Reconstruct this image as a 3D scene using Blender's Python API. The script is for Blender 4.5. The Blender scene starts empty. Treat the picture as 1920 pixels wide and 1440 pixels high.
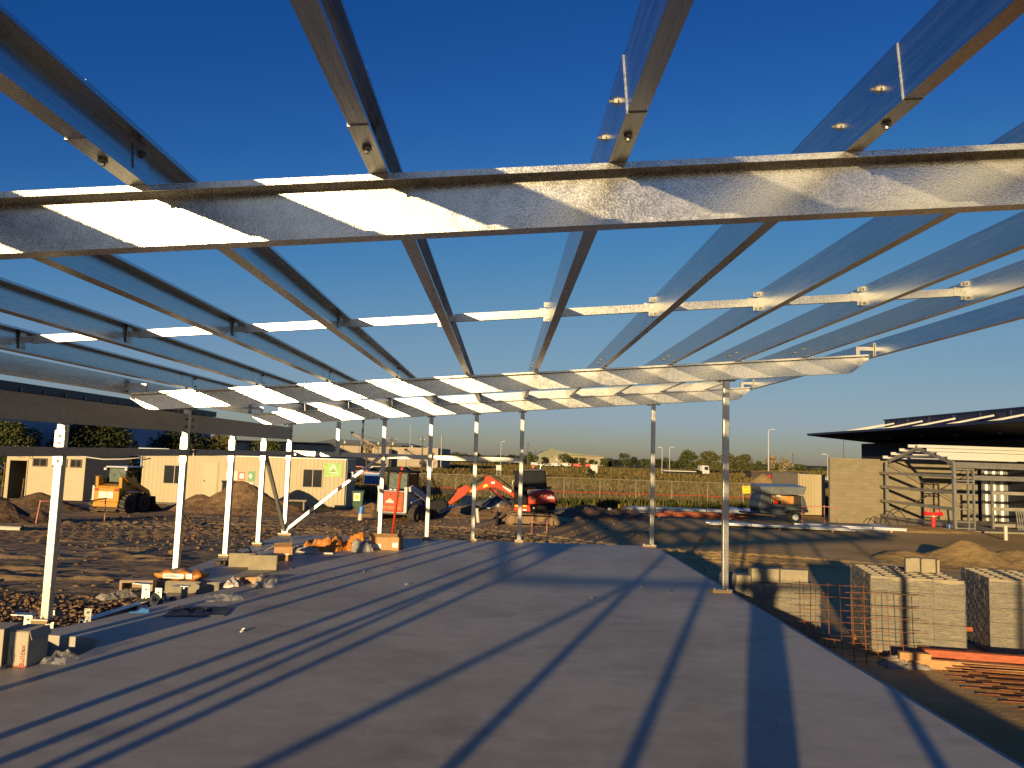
import bpy, bmesh, math, random
import numpy as np
from mathutils import Vector, Matrix, Euler
from mathutils.geometry import tessellate_polygon
random.seed(7)
RNG = np.random.default_rng(7)
SC = bpy.context.scene
COL = SC.collection
PI = math.pi

# ------------------------------------------------------------------ camera
CAM_H, FPX, PITCH, ROLL, YAW = 1.7, 1413.8, 0.0942, 0.0321, 0.0089
cp, sp, cy, sy = math.cos(PITCH), math.sin(PITCH), math.cos(YAW), math.sin(YAW)
fwd = Vector((sy * cp, cy * cp, sp)); rgt = Vector((cy, -sy, 0)); upv = rgt.cross(fwd)
r_ = rgt * math.cos(ROLL) + upv * math.sin(ROLL)
u_ = -rgt * math.sin(ROLL) + upv * math.cos(ROLL)
cam = bpy.data.cameras.new('camera'); camo = bpy.data.objects.new('camera', cam); COL.objects.link(camo)
M = Matrix((r_, u_, -fwd)).transposed().to_4x4(); M.translation = (0, 0, CAM_H)
camo.matrix_world = M
cam.sensor_width = 36; cam.lens = FPX / 1920 * 36; cam.clip_start = 0.05; cam.clip_end = 6000
SC.camera = camo

# ------------------------------------------------------------------ sky, sun, exposure
AZ, EL = math.radians(18.6), math.atan(0.121)
W = bpy.data.worlds.new('World'); SC.world = W; W.use_nodes = True
sky = W.node_tree.nodes.new('ShaderNodeTexSky'); sky.sky_type = 'NISHITA'; sky.sun_disc = False
sky.sun_elevation = EL; sky.sun_rotation = PI + AZ
sky.air_density = 1.0; sky.dust_density = 0.45; sky.ozone_density = 3.2; sky.altitude = 0
bg = W.node_tree.nodes['Background']; bg.inputs[1].default_value = 0.05
def wnode(t, **k):
    n = W.node_tree.nodes.new(t)
    for a, b in k.items(): setattr(n, a, b)
    return n
# response curve: deepens the blue overhead and greys the haze at the horizon
s1 = wnode('ShaderNodeVectorMath', operation='SCALE'); s1.inputs['Scale'].default_value = .1
s2 = wnode('ShaderNodeVectorMath', operation='SCALE'); s2.inputs['Scale'].default_value = 10
cv = wnode('ShaderNodeRGBCurve')
for ch, pts in ((0, [(0, 0), (.054, .012), (.098, .062), (.16, .165), (.35, .33), (1, .62)]), (1, [(0, 0), (.122, .080), (.21, .205), (.32, .315), (.49, .425), (1, .58)]), (2, [(0, 0), (.23, .30), (.33, .43), (.46, .47), (1, .55)])):
    c = cv.mapping.curves[ch]
    c.points[0].location = pts[0]; c.points[1].location = pts[-1]
    for p in pts[1:-1]: c.points.new(*p)
cv.mapping.extend = 'HORIZONTAL'; cv.mapping.update()
L_ = W.node_tree.links
L_.new(sky.outputs[0], s1.inputs[0]); L_.new(s1.outputs[0], cv.inputs['Color']); L_.new(cv.outputs[0], s2.inputs[0]); L_.new(s2.outputs[0], bg.inputs[0])
sun = bpy.data.lights.new('sun', 'SUN'); suno = bpy.data.objects.new('sun', sun); COL.objects.link(suno)
sun.energy = 3.6; sun.angle = math.radians(0.55); sun.color = (1.0, 0.74, 0.38)
SUND = Vector((math.sin(AZ) * math.cos(EL), math.cos(AZ) * math.cos(EL), -math.sin(EL)))
suno.rotation_euler = SUND.to_track_quat('-Z', 'Y').to_euler()
SC.view_settings.view_transform = 'Standard'; SC.view_settings.look = 'None'
SC.view_settings.gamma = 1; SC.view_settings.exposure = 1.0
SC.cycles.max_bounces = 6; SC.cycles.transparent_max_bounces = 12
SC.cycles.sample_clamp_indirect = .4; SC.cycles.caustics_reflective = False; SC.cycles.caustics_refractive = False

# ------------------------------------------------------------------ helpers
def tag(o, label=None, cat=None, group=None, kind=None):
    if label: o['label'] = label
    if cat: o['category'] = cat
    if group: o['group'] = group
    if kind: o['kind'] = kind
    return o

def thing(name, label, cat, loc=(0, 0, 0), rz=0, group=None):
    o = bpy.data.objects.new(name, None); COL.objects.link(o); o.empty_display_size = .2
    o.location = loc; o.rotation_euler = (0, 0, rz)
    return tag(o, label, cat, group)

def dup(root, loc=None, label=None, group=None, rz=None):
    r = root.copy(); COL.objects.link(r)
    if loc: r.location = loc
    if rz is not None: r.rotation_euler = (0, 0, rz)
    if label: r['label'] = label
    if group: r['group'] = group
    for ch in list(root.children):
        c = ch.copy(); COL.objects.link(c); c.parent = r
        for g in list(ch.children):
            d = g.copy(); COL.objects.link(d); d.parent = c
    return r

class MB:
    def __init__(s): s.v = []; s.f = []
    def add(s, vs, fs):
        n = len(s.v); s.v += [tuple(p) for p in vs]; s.f += [tuple(i + n for i in f) for f in fs]; return s
    def box(s, c, d, rot=None):
        hx, hy, hz = d[0] / 2, d[1] / 2, d[2] / 2; c = Vector(c)
        R = Euler(rot).to_matrix() if rot is not None else None
        vs = []
        for a in ((-1, -1, -1), (1, -1, -1), (1, 1, -1), (-1, 1, -1), (-1, -1, 1), (1, -1, 1), (1, 1, 1), (-1, 1, 1)):
            p = Vector((a[0] * hx, a[1] * hy, a[2] * hz)); vs.append((R @ p if R else p) + c)
        return s.add(vs, [(0, 3, 2, 1), (4, 5, 6, 7), (0, 1, 5, 4), (1, 2, 6, 5), (2, 3, 7, 6), (3, 0, 4, 7)])
    def span(s, a, b):
        return s.box([(a[i] + b[i]) / 2 for i in range(3)], [abs(b[i] - a[i]) for i in range(3)])
    def beam(s, p0, p1, w, h, up=(0, 0, 1)):
        p0 = Vector(p0); p1 = Vector(p1); d = (p1 - p0).normalized(); up = Vector(up)
        x = d.cross(up)
        if x.length < 1e-4: x = d.cross(Vector((0, 1, 0)))
        x.normalize(); y = x.cross(d).normalized(); vs = []
        for p in (p0, p1):
            for a, b in ((-1, -1), (1, -1), (1, 1), (-1, 1)): vs.append(p + x * a * w / 2 + y * b * h / 2)
        return s.add(vs, [(0, 1, 2, 3), (7, 6, 5, 4), (0, 4, 5, 1), (1, 5, 6, 2), (2, 6, 7, 3), (3, 7, 4, 0)])
    def tube(s, p0, p1, r, n=10, r2=None):
        p0 = Vector(p0); p1 = Vector(p1); d = (p1 - p0).normalized(); a = d.orthogonal().normalized(); b = d.cross(a)
        r2 = r if r2 is None else r2
        vs = [p + (a * math.cos(2 * PI * i / n) + b * math.sin(2 * PI * i / n)) * q for p, q in ((p0, r), (p1, r2)) for i in range(n)]
        fs = [(i, (i + 1) % n, n + (i + 1) % n, n + i) for i in range(n)] + [tuple(range(n))[::-1], tuple(range(n, 2 * n))]
        return s.add(vs, fs)
    def path(s, pts, r, n=6):
        pts = [Vector(p) for p in pts]; rings = []; base = len(s.v); vs = []
        a = None
        for i, p in enumerate(pts):
            d = (pts[min(i + 1, len(pts) - 1)] - pts[max(i - 1, 0)]).normalized()
            a = d.orthogonal().normalized() if a is None else (a - d * a.dot(d)).normalized()
            b = d.cross(a)
            vs += [p + (a * math.cos(2 * PI * k / n) + b * math.sin(2 * PI * k / n)) * r for k in range(n)]
        fs = [(i * n + k, i * n + (k + 1) % n, (i + 1) * n + (k + 1) % n, (i + 1) * n + k) for i in range(len(pts) - 1) for k in range(n)]
        fs += [tuple(range(n))[::-1], tuple(range((len(pts) - 1) * n, len(pts) * n))]
        return s.add(vs, fs)
    def prism(s, poly, axis, a, b):
        n = len(poly)
        def P(q, t):
            return {'x': (t, q[0], q[1]), 'y': (q[0], t, q[1]), 'z': (q[0], q[1], t)}[axis]
        vs = [P(q, a) for q in poly] + [P(q, b) for q in poly]
        fs = [(i, (i + 1) % n, n + (i + 1) % n, n + i) for i in range(n)] + [tuple(range(n))[::-1], tuple(range(n, 2 * n))]
        return s.add(vs, fs)
    def ball(s, c, r, n=10, m=7, z0=-1.0):
        rx, ry, rz = (r, r, r) if not hasattr(r, '__len__') else r
        vs = []; fs = []
        for j in range(m + 1):
            th = PI * j / m; zz = max(math.cos(th), z0)
            for i in range(n):
                ph = 2 * PI * i / n; vs.append((c[0] + rx * math.sin(th) * math.cos(ph), c[1] + ry * math.sin(th) * math.sin(ph), c[2] + rz * zz))
        for j in range(m):
            for i in range(n): fs.append((j * n + i, j * n + (i + 1) % n, (j + 1) * n + (i + 1) % n, (j + 1) * n + i))
        return s.add(vs, fs)
    def build(s, name, mat, parent=None, smooth=False, bevel=0, fix=True):
        me = bpy.data.meshes.new(name)
        bm = bmesh.new()
        vv = [bm.verts.new(p) for p in s.v]
        for f in s.f:
            try: bm.faces.new([vv[i] for i in f])
            except ValueError: pass
        if fix: bmesh.ops.recalc_face_normals(bm, faces=bm.faces)
        bm.to_mesh(me); bm.free()
        if smooth:
            for p in me.polygons: p.use_smooth = True
        me.materials.append(mat)
        o = bpy.data.objects.new(name, me); COL.objects.link(o)
        if parent: o.parent = parent
        if bevel:
            b = o.modifiers.new('bevel', 'BEVEL'); b.width = bevel; b.segments = 2; b.limit_method = 'ANGLE'
        return o

def np_mesh(name, V, F, mat, parent=None, smooth=False):
    V = np.asarray(V, np.float32); F = np.asarray(F, np.int32); k = F.shape[1]
    me = bpy.data.meshes.new(name); me.vertices.add(len(V)); me.vertices.foreach_set('co', V.ravel())
    me.loops.add(F.size); me.loops.foreach_set('vertex_index', F.ravel())
    me.polygons.add(len(F)); me.polygons.foreach_set('loop_start', np.arange(0, F.size, k, dtype=np.int32))
    me.polygons.foreach_set('loop_total', np.full(len(F), k, np.int32))
    if smooth: me.polygons.foreach_set('use_smooth', np.ones(len(F), bool))
    me.update(calc_edges=True); me.validate()
    me.materials.append(mat)
    o = bpy.data.objects.new(name, me); COL.objects.link(o)
    if parent: o.parent = parent
    return o

def text(s, size, mat, parent, loc, rot, name='lettering', ext=.002, align='CENTER', sx=1):
    cu = bpy.data.curves.new(name, 'FONT'); cu.body = s; cu.size = size; cu.extrude = ext
    cu.align_x = align; cu.align_y = 'CENTER'; cu.resolution_u = 2
    t = bpy.data.objects.new('t', cu); me = bpy.data.meshes.new_from_object(t); bpy.data.objects.remove(t)
    me.materials.clear(); me.materials.append(mat)
    o = bpy.data.objects.new(name, me); COL.objects.link(o); o.parent = parent; o.location = loc; o.rotation_euler = rot; o.scale = (sx, 1, 1)
    return o

def vnoise(x, y, seed=0):
    xi = np.floor(x).astype(np.int64); yi = np.floor(y).astype(np.int64); fx = x - xi; fy = y - yi
    fx = fx * fx * (3 - 2 * fx); fy = fy * fy * (3 - 2 * fy)
    def h(a, b):
        n = (a * 374761393 + b * 668265263 + seed * 974634777) & 0x7fffffff
        n = ((n ^ (n >> 13)) * 1274126177) & 0x7fffffff
        return ((n ^ (n >> 16)) & 0xffff) / 65535.0
    return (h(xi, yi) * (1 - fx) + h(xi + 1, yi) * fx) * (1 - fy) + (h(xi, yi + 1) * (1 - fx) + h(xi + 1, yi + 1) * fx) * fy
def fbm(x, y, seed=0, o=4):
    a, t, s = .5, 0, 0
    for i in range(o):
        t = t + a * vnoise(x * 2 ** i, y * 2 ** i, seed + i); s += a; a *= .5
    return t / s - .5

# ------------------------------------------------------------------ materials
def N(nt, t, **k):
    n = nt.nodes.new(t)
    for a, b in k.items(): setattr(n, a, b)
    return n
def newmat(name):
    m = bpy.data.materials.new(name); m.use_nodes = True; nt = m.node_tree
    return m, nt, nt.nodes['Principled BSDF']
def ramp(nt, src, stops):
    r = N(nt, 'ShaderNodeValToRGB'); e = r.color_ramp.elements
    while len(e) < len(stops): e.new(.5)
    for i, (p, c) in enumerate(stops): e[i].position = p; e[i].color = (*c, 1) if len(c) == 3 else c
    nt.links.new(src, r.inputs[0]); return r.outputs[0]
def coord(nt, scale=(1, 1, 1), kind='Object'):
    tc = N(nt, 'ShaderNodeTexCoord'); mp = N(nt, 'ShaderNodeMapping'); mp.inputs['Scale'].default_value = scale
    nt.links.new(tc.outputs[kind], mp.inputs[0]); return mp.outputs[0]
def noise(nt, co, scale, detail=4, rough=.55):
    n = N(nt, 'ShaderNodeTexNoise'); n.inputs['Scale'].default_value = scale; n.inputs['Detail'].default_value = detail
    n.inputs['Roughness'].default_value = rough; nt.links.new(co, n.inputs['Vector']); return n.outputs['Fac']
def bump(nt, h, b, strength, dist):
    n = N(nt, 'ShaderNodeBump'); n.inputs['Strength'].default_value = strength; n.inputs['Distance'].default_value = dist
    nt.links.new(h, n.inputs['Height']); nt.links.new(n.outputs[0], b.inputs['Normal']); return n
def sc_(c, k): return tuple(min(1, x * k) for x in c)
CACHE = {}
def mat(name, col, rough=.6, metal=0., var=.15, scale=8, bmp=0., bscale=None, stretch=(1, 1, 1), dirt=None, spec=.5):
    if name in CACHE: return CACHE[name]
    m, nt, b = newmat(name)
    co = coord(nt, stretch); f = noise(nt, co, scale, 5)
    st = [(.3, sc_(col, 1 - var)), (.7, sc_(col, 1 + var))]
    if dirt: st = [(.28, dirt), (.45, sc_(col, 1 - var)), (.72, sc_(col, 1 + var))]
    nt.links.new(ramp(nt, f, st), b.inputs['Base Color'])
    b.inputs['Roughness'].default_value = rough; b.inputs['Metallic'].default_value = metal
    b.inputs['Specular IOR Level'].default_value = spec
    if bmp: bump(nt, noise(nt, co, bscale or scale * 4, 5), b, 1, bmp)
    CACHE[name] = m; return m

def m_steel(name, c0, c1, rough, metal, scale=(90, 90, 90), det=5, bmp=.0005, bigamt=.5, mott=0.):
    # fine crystalline zinc grain, hand-sized mottles, a soft drift in tone; streaks where the scale is uneven
    m, nt, b = newmat(name); g = noise(nt, coord(nt, scale), 1, det, .62); big = noise(nt, coord(nt, (1.6, 1.6, 5)), 1, 5, .6); mid = noise(nt, coord(nt), 16, 5, .7)
    def mad(p, k, q):
        x = N(nt, 'ShaderNodeMath', operation='MULTIPLY_ADD'); nt.links.new(p, x.inputs[0]); x.inputs[1].default_value = k; nt.links.new(q, x.inputs[2]); return x.outputs[0]
    x = mad(big, bigamt, g); x = mad(mid, mott, x); o = .5 * (bigamt + mott + 1)
    nt.links.new(ramp(nt, x, [(max(0, o - .30), c0), (min(1, o + .26), c1)]) if o < .74 else ramp(nt, _half(nt, x), [(o / 2 - .15, c0), (o / 2 + .13, c1)]), b.inputs['Base Color'])
    mr = N(nt, 'ShaderNodeMapRange'); nt.links.new(x, mr.inputs[0]); mr.inputs[1].default_value = o - .3; mr.inputs[2].default_value = o + .3
    mr.inputs[3].default_value = rough[0]; mr.inputs[4].default_value = rough[1]; nt.links.new(mr.outputs[0], b.inputs['Roughness'])
    b.inputs['Metallic'].default_value = metal; bump(nt, g, b, 1, bmp); return m
def _half(nt, x):
    h = N(nt, 'ShaderNodeMath', operation='MULTIPLY'); nt.links.new(x, h.inputs[0]); h.inputs[1].default_value = .5; return h.outputs[0]
GALV = m_steel('galvanised', (.33, .32, .30), (.84, .82, .77), (.18, .33), .88, (150, 150, 150), 3, .0006, .4, .6)
GALV_PUR = m_steel('galvanised_purlin', (.40, .42, .44), (.60, .61, .60), (.20, .36), 1.0, (60, 1.2, 60), 5, .00025, .35)
GALV_OLD = m_steel('galvanised_dull', (.24, .22, .175), (.52, .475, .39), (.42, .6), .65, (60, 14, 60), 5, .0006, .6)
GALV_POST = m_steel('galvanised_post', (.24, .235, .22), (.62, .61, .57), (.25, .44), .8, (75, 75, 55), 3, .0009, .3, .3)
BOLT = mat('bolt_steel', (.30, .28, .25), .45, .8, .2, 40)
NUT = mat('bright_nut', (.55, .52, .45), .35, .9, .1, 40)

def m_concrete():
    m, nt, b = newmat('slab_concrete'); co = coord(nt)
    a = noise(nt, co, .5, 6, .6); c = noise(nt, coord(nt, (1.3, 2.2, 1)), 2.4, 6, .68); d = noise(nt, co, 45, 4, .7); e = noise(nt, coord(nt, (1, 1.6, 1)), 1.1, 3, .5)
    x = N(nt, 'ShaderNodeMath', operation='MULTIPLY_ADD'); nt.links.new(c, x.inputs[0]); x.inputs[1].default_value = .6; nt.links.new(a, x.inputs[2])
    y = N(nt, 'ShaderNodeMath', operation='MULTIPLY_ADD'); nt.links.new(d, y.inputs[0]); y.inputs[1].default_value = .2; nt.links.new(x.outputs[0], y.inputs[2])
    base = ramp(nt, y.outputs[0], [(.55, (.245, .215, .165)), (.85, (.335, .298, .232)), (1.1, (.41, .37, .30))])
    mx = N(nt, 'ShaderNodeMix', data_type='RGBA', blend_type='MULTIPLY'); mx.inputs[0].default_value = .5   # damp and dusty smudges
    nt.links.new(base, mx.inputs[6]); nt.links.new(ramp(nt, e, [(.30, (.62, .60, .60)), (.44, (1, 1, 1)), (.62, (1, 1, 1)), (.75, (1.18, 1.13, 1.02))]), mx.inputs[7])
    nt.links.new(mx.outputs[2], b.inputs['Base Color'])
    b.inputs['Roughness'].default_value = .52; b.inputs['Specular IOR Level'].default_value = .5
    z = N(nt, 'ShaderNodeMath', operation='MULTIPLY_ADD'); nt.links.new(c, z.inputs[0]); z.inputs[1].default_value = .7; nt.links.new(d, z.inputs[2])
    bump(nt, z.outputs[0], b, .5, .0026); return m
CONC = m_concrete()
CONC_RAW = mat('raw_concrete', (.24, .21, .15), .85, 0, .22, 9, .004, 45)

def m_ground():
    m, nt, b = newmat('site_dirt'); co = coord(nt)
    big = noise(nt, co, .22, 5, .6); mid = noise(nt, co, 1.7, 6, .65); fine = noise(nt, co, 14, 5, .7)
    x = N(nt, 'ShaderNodeMath', operation='MULTIPLY_ADD'); nt.links.new(mid, x.inputs[0]); x.inputs[1].default_value = .5; nt.links.new(big, x.inputs[2])
    y = N(nt, 'ShaderNodeMath', operation='MULTIPLY_ADD'); nt.links.new(fine, y.inputs[0]); y.inputs[1].default_value = .35; nt.links.new(x.outputs[0], y.inputs[2])
    brown = ramp(nt, y.outputs[0], [(.55, (.17, .105, .045)), (.85, (.27, .175, .082)), (1.2, (.36, .245, .125))])
    sand = ramp(nt, y.outputs[0], [(.55, (.34, .215, .07)), (.9, (.50, .325, .115)), (1.2, (.58, .39, .16))])
    grass = ramp(nt, y.outputs[0], [(.55, (.03, .028, .008)), (.9, (.09, .07, .022)), (1.2, (.14, .105, .04))])
    sx = N(nt, 'ShaderNodeSeparateXYZ'); nt.links.new(co, sx.inputs[0])
    def rng(sock, a, c):
        r = N(nt, 'ShaderNodeMapRange'); nt.links.new(sock, r.inputs[0]); r.inputs[1].default_value = a; r.inputs[2].default_value = c; return r.outputs[0]
    xn = N(nt, 'ShaderNodeMath', operation='MULTIPLY_ADD'); nt.links.new(big, xn.inputs[0]); xn.inputs[1].default_value = 8; nt.links.new(sx.outputs[0], xn.inputs[2])
    m1 = N(nt, 'ShaderNodeMix', data_type='RGBA'); nt.links.new(rng(xn.outputs[0], -2, 12), m1.inputs[0]); nt.links.new(brown, m1.inputs[6]); nt.links.new(sand, m1.inputs[7])
    m2 = N(nt, 'ShaderNodeMix', data_type='RGBA'); nt.links.new(rng(sx.outputs[1], 50.5, 53), m2.inputs[0]); nt.links.new(m1.outputs[2], m2.inputs[6]); nt.links.new(grass, m2.inputs[7])
    nt.links.new(m2.outputs[2], b.inputs['Base Color']); b.inputs['Roughness'].default_value = .95; b.inputs['Specular IOR Level'].default_value = .15
    h = N(nt, 'ShaderNodeMath', operation='MULTIPLY_ADD'); nt.links.new(fine, h.inputs[0]); h.inputs[1].default_value = .35; nt.links.new(mid, h.inputs[2])
    bump(nt, h.outputs[0], b, .8, .035); return m
GROUND = m_ground()
DIRT = mat('heap_dirt', (.20, .125, .068), .95, 0, .4, 3, .06, 9, spec=.1)
DIRT_D = mat('dark_heap_dirt', (.10, .065, .04), .95, 0, .45, 3, .06, 9, spec=.1)
SAND = mat('sand', (.30, .20, .085), .95, 0, .2, 4, .03, 14, spec=.1)

def m_leaf(name, dark, light, dry):
    m, nt, b = newmat(name); co = coord(nt); g = N(nt, 'ShaderNodeNewGeometry')
    f = noise(nt, co, .9, 3); x = N(nt, 'ShaderNodeMath', operation='MULTIPLY_ADD'); nt.links.new(g.outputs['Random Per Island'], x.inputs[0]); x.inputs[1].default_value = .6; nt.links.new(f, x.inputs[2])
    nt.links.new(ramp(nt, x.outputs[0], [(.35, dark), (.8, light), (1.15, dry)]), b.inputs['Base Color'])
    b.inputs['Roughness'].default_value = .6; b.inputs['Specular IOR Level'].default_value = .2
    return m
LEAF = m_leaf('leaf_green', (.018, .03, .010), (.05, .065, .018), (.10, .095, .03))
LEAF_D = m_leaf('leaf_dark', (.008, .014, .006), (.022, .03, .010), (.05, .05, .016))
LEAF_O = m_leaf('leaf_olive', (.03, .038, .012), (.085, .085, .028), (.15, .12, .05))
LEAF_P = m_leaf('leaf_pale', (.12, .10, .05), (.25, .2, .11), (.33, .25, .15))
GRASS = m_leaf('dry_grass', (.038, .031, .008), (.105, .078, .022), (.18, .13, .045))
GRASS_G = m_leaf('green_grass', (.018, .025, .005), (.05, .057, .012), (.11, .09, .022))
BARK = mat('bark', (.11, .08, .055), .9, 0, .3, 6, .02, 20)

def m_ribs(name, col, per, axis=0, depth=.02, rough=.5, metal=0., var=.1, sharp=False):
    m, nt, b = newmat(name); co = coord(nt)
    w = N(nt, 'ShaderNodeTexWave', wave_type='BANDS', bands_direction='XYZ'[axis], wave_profile='SIN'); w.inputs["Scale"].default_value = .31416 / per
    nt.links.new(co, w.inputs['Vector'])
    s = coord(nt, (1, 1, .25)); f = noise(nt, s, 2.5, 5)
    nt.links.new(ramp(nt, f, [(.3, sc_(col, 1 - var)), (.7, sc_(col, 1 + var))]), b.inputs['Base Color'])
    b.inputs['Roughness'].default_value = rough; b.inputs['Metallic'].default_value = metal
    h = w.outputs['Fac']
    if sharp: h = ramp(nt, h, [(.75, (0, 0, 0)), (.9, (1, 1, 1))])
    bump(nt, h, b, 1, depth); return m
CREAM_RIB = m_ribs('cream_ribbed_panel', (.36, .29, .165), .22, 0, .012, .5, 0, .07)
CREAM = mat('cream_paint', (.36, .29, .165), .5, 0, .05, 2)
CREAM_D = mat('cream_trim', (.30, .24, .14), .5, 0, .06, 3)
NAVY = m_ribs('navy_cladding', (.012, .016, .05), .25, 1, .02, .5, 0, .1)
NAVY_F = mat('navy_paint', (.013, .017, .055), .45, 0, .1, 2)
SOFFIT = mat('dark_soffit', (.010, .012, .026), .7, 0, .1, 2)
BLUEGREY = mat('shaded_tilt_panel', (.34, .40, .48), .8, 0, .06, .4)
CORR = m_ribs('corrugated_zinc', (.42, .41, .38), .19, 1, .03, .45, .6, .08)

def m_block():
    m, nt, b = newmat('blockwork'); co = coord(nt)
    sw = N(nt, 'ShaderNodeSeparateXYZ'); nt.links.new(co, sw.inputs[0]); cm = N(nt, 'ShaderNodeCombineXYZ')
    nt.links.new(sw.outputs[0], cm.inputs[0]); nt.links.new(sw.outputs[2], cm.inputs[1])
    br = N(nt, 'ShaderNodeTexBrick'); nt.links.new(cm.outputs[0], br.inputs['Vector'])
    br.inputs['Scale'].default_value = 1; br.inputs['Brick Width'].default_value = .4; br.inputs['Row Height'].default_value = .2; br.inputs['Mortar Size'].default_value = .007
    br.inputs['Color1'].default_value = (.20, .165, .10, 1); br.inputs['Color2'].default_value = (.24, .20, .125, 1); br.inputs['Mortar'].default_value = (.18, .15, .095, 1)
    br.inputs['Bias'].default_value = .1
    mx = N(nt, 'ShaderNodeMix', data_type='RGBA', blend_type='MULTIPLY'); mx.inputs[0].default_value = .6
    nt.links.new(br.outputs['Color'], mx.inputs[6]); nt.links.new(ramp(nt, noise(nt, co, 1.6, 5), [(.3, (.78, .78, .78)), (.7, (1, 1, 1))]), mx.inputs[7])
    nt.links.new(mx.outputs[2], b.inputs['Base Color']); b.inputs['Roughness'].default_value = .9
    bump(nt, br.outputs['Fac'], b, .5, -.006); return m
BLOCKWALL = m_block()
BLOCK = mat('concrete_block', (.30, .252, .165), .9, 0, .14, 9, .003, 60)

def m_wrap():
    m, nt, b = newmat('plastic_wrap'); co = coord(nt, (1, 1, 6))
    f = noise(nt, co, 7, 5, .65)
    b.inputs['Base Color'].default_value = (.55, .51, .43, 1); b.inputs['Roughness'].default_value = .15; b.inputs['Specular IOR Level'].default_value = .7
    bump(nt, f, b, 1, .14)
    t = N(nt, 'ShaderNodeBsdfTransparent'); mx = N(nt, 'ShaderNodeMixShader')
    nt.links.new(ramp(nt, f, [(.36, (.16,) * 3), (.62, (.72,) * 3)]), mx.inputs[0]); nt.links.new(t.outputs[0], mx.inputs[1]); nt.links.new(b.outputs[0], mx.inputs[2])
    nt.links.new(mx.outputs[0], nt.nodes['Material Output'].inputs[0]); return m
WRAP = m_wrap()
def m_film(name, a, bb, col=(.85, .86, .87)):
    m, nt, b = newmat(name); co = coord(nt); f = noise(nt, co, 22, 4, .6)
    b.inputs['Base Color'].default_value = (*col, 1); b.inputs['Roughness'].default_value = .2
    bump(nt, f, b, 1, .02); t = N(nt, 'ShaderNodeBsdfTransparent'); mx = N(nt, 'ShaderNodeMixShader')
    nt.links.new(ramp(nt, f, [(.4, (a,) * 3), (.62, (bb,) * 3)]), mx.inputs[0]); nt.links.new(t.outputs[0], mx.inputs[1]); nt.links.new(b.outputs[0], mx.inputs[2])
    nt.links.new(mx.outputs[0], nt.nodes['Material Output'].inputs[0]); return m
FILM = m_film('clear_film', .04, .38, (.6, .58, .54))
def m_mesh():
    m, nt, b = newmat('chain_link'); b.inputs['Base Color'].default_value = (.22, .18, .12, 1); b.inputs['Roughness'].default_value = .5; b.inputs['Metallic'].default_value = .3
    co = coord(nt); fs = []
    for s in (1, -1):
        mp = N(nt, 'ShaderNodeMapping'); mp.inputs['Rotation'].default_value = (0, s * PI / 4, 0); nt.links.new(co, mp.inputs[0])
        w = N(nt, 'ShaderNodeTexWave', bands_direction='X'); w.inputs['Scale'].default_value = 5.2; nt.links.new(mp.outputs[0], w.inputs['Vector']); fs.append(w.outputs['Fac'])
    x = N(nt, 'ShaderNodeMath', operation='MAXIMUM'); nt.links.new(fs[0], x.inputs[0]); nt.links.new(fs[1], x.inputs[1])
    t = N(nt, 'ShaderNodeBsdfTransparent'); mx = N(nt, 'ShaderNodeMixShader')
    nt.links.new(ramp(nt, x.outputs[0], [(.90, (0, 0, 0)), (.98, (.30,) * 3)]), mx.inputs[0]); nt.links.new(t.outputs[0], mx.inputs[1]); nt.links.new(b.outputs[0], mx.inputs[2])
    nt.links.new(mx.outputs[0], nt.nodes['Material Output'].inputs[0]); return m
CHAIN = m_mesh()
BLACK = mat('black_rubber', (.015, .015, .015), .8, 0, .3, 9)
BLACKP = mat('black_paint', (.008, .008, .009), .6, 0, .2, 5, spec=.15)
GLASS = mat('dark_glass', (.02, .022, .024), .08, 0, .1, 3)
GLASS_G = mat('green_glass', (.12, .15, .12), .12, 0, .3, 6)
YELLOW = mat('yellow_paint', (.48, .225, .010), .4, 0, .1, 4, dirt=(.35, .2, .06))
ORANGE = mat('orange_paint', (.46, .040, .005), .5, 0, .1, 5, spec=.25)
ORANGE_R = mat('red_orange_paint', (.50, .06, .015), .45, 0, .1, 5, dirt=(.3, .09, .045))
DKRED = mat('dark_red_paint', (.38, .02, .02), .35, 0, .15, 5)
WHITE = mat('white_paint', (.52, .50, .46), .45, 0, .06, 6)
LGREY = mat('light_grey_paint', (.48, .48, .50), .45, 0, .08, 6)
MUD = mat('muddy_track', (.14, .095, .055), .95, 0, .4, 12, .02, 30)
RUST = mat('rusty_bar', (.19, .065, .022), .85, 0, .35, 12, .003, 60)
TIMBER = mat('sawn_timber', (.46, .25, .10), .8, 0, .22, 5, .004, 30, (1, 8, 8))
TIMBER_R = mat('red_timber', (.40, .10, .04), .8, 0, .25, 5, .004, 30, (1, 8, 8))
CARD = mat('cardboard', (.42, .24, .11), .85, 0, .12, 10)
CARD_W = mat('white_carton', (.40, .34, .25), .7, 0, .07, 10)
BAG = mat('orange_bag', (.52, .19, .02), .45, 0, .12, 14, .006, 25)
PAPER = mat('label_white', (.80, .77, .70), .6, 0, .04, 10)
INK = mat('black_ink', (.03, .028, .025), .6, 0, .1, 10)
INKR = mat('red_brown_ink', (.38, .07, .03), .6, 0, .1, 10)
REDP = mat('hydrant_red', (.70, .02, .02), .35, 0, .08, 8)
GREENS = mat('sign_green', (.20, .38, .05), .5, 0, .3, 2.5)
GREENB = mat('bin_green', (.03, .075, .03), .5, 0, .15, 5)
BLUE = mat('blue_plastic', (.02, .16, .45), .4, 0, .1, 10)
BLUEB = mat('blue_sheet', (.05, .14, .38), .5, 0, .1, 3)
PVC = mat('white_pvc', (.52, .47, .38), .45, 0, .05, 6)
PINK = mat('pink_paint', (.40, .15, .12), .6, 0, .1, 8)
SIGNY = mat('sign_yellow', (.85, .55, .03), .5, 0, .04, 5)
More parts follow.
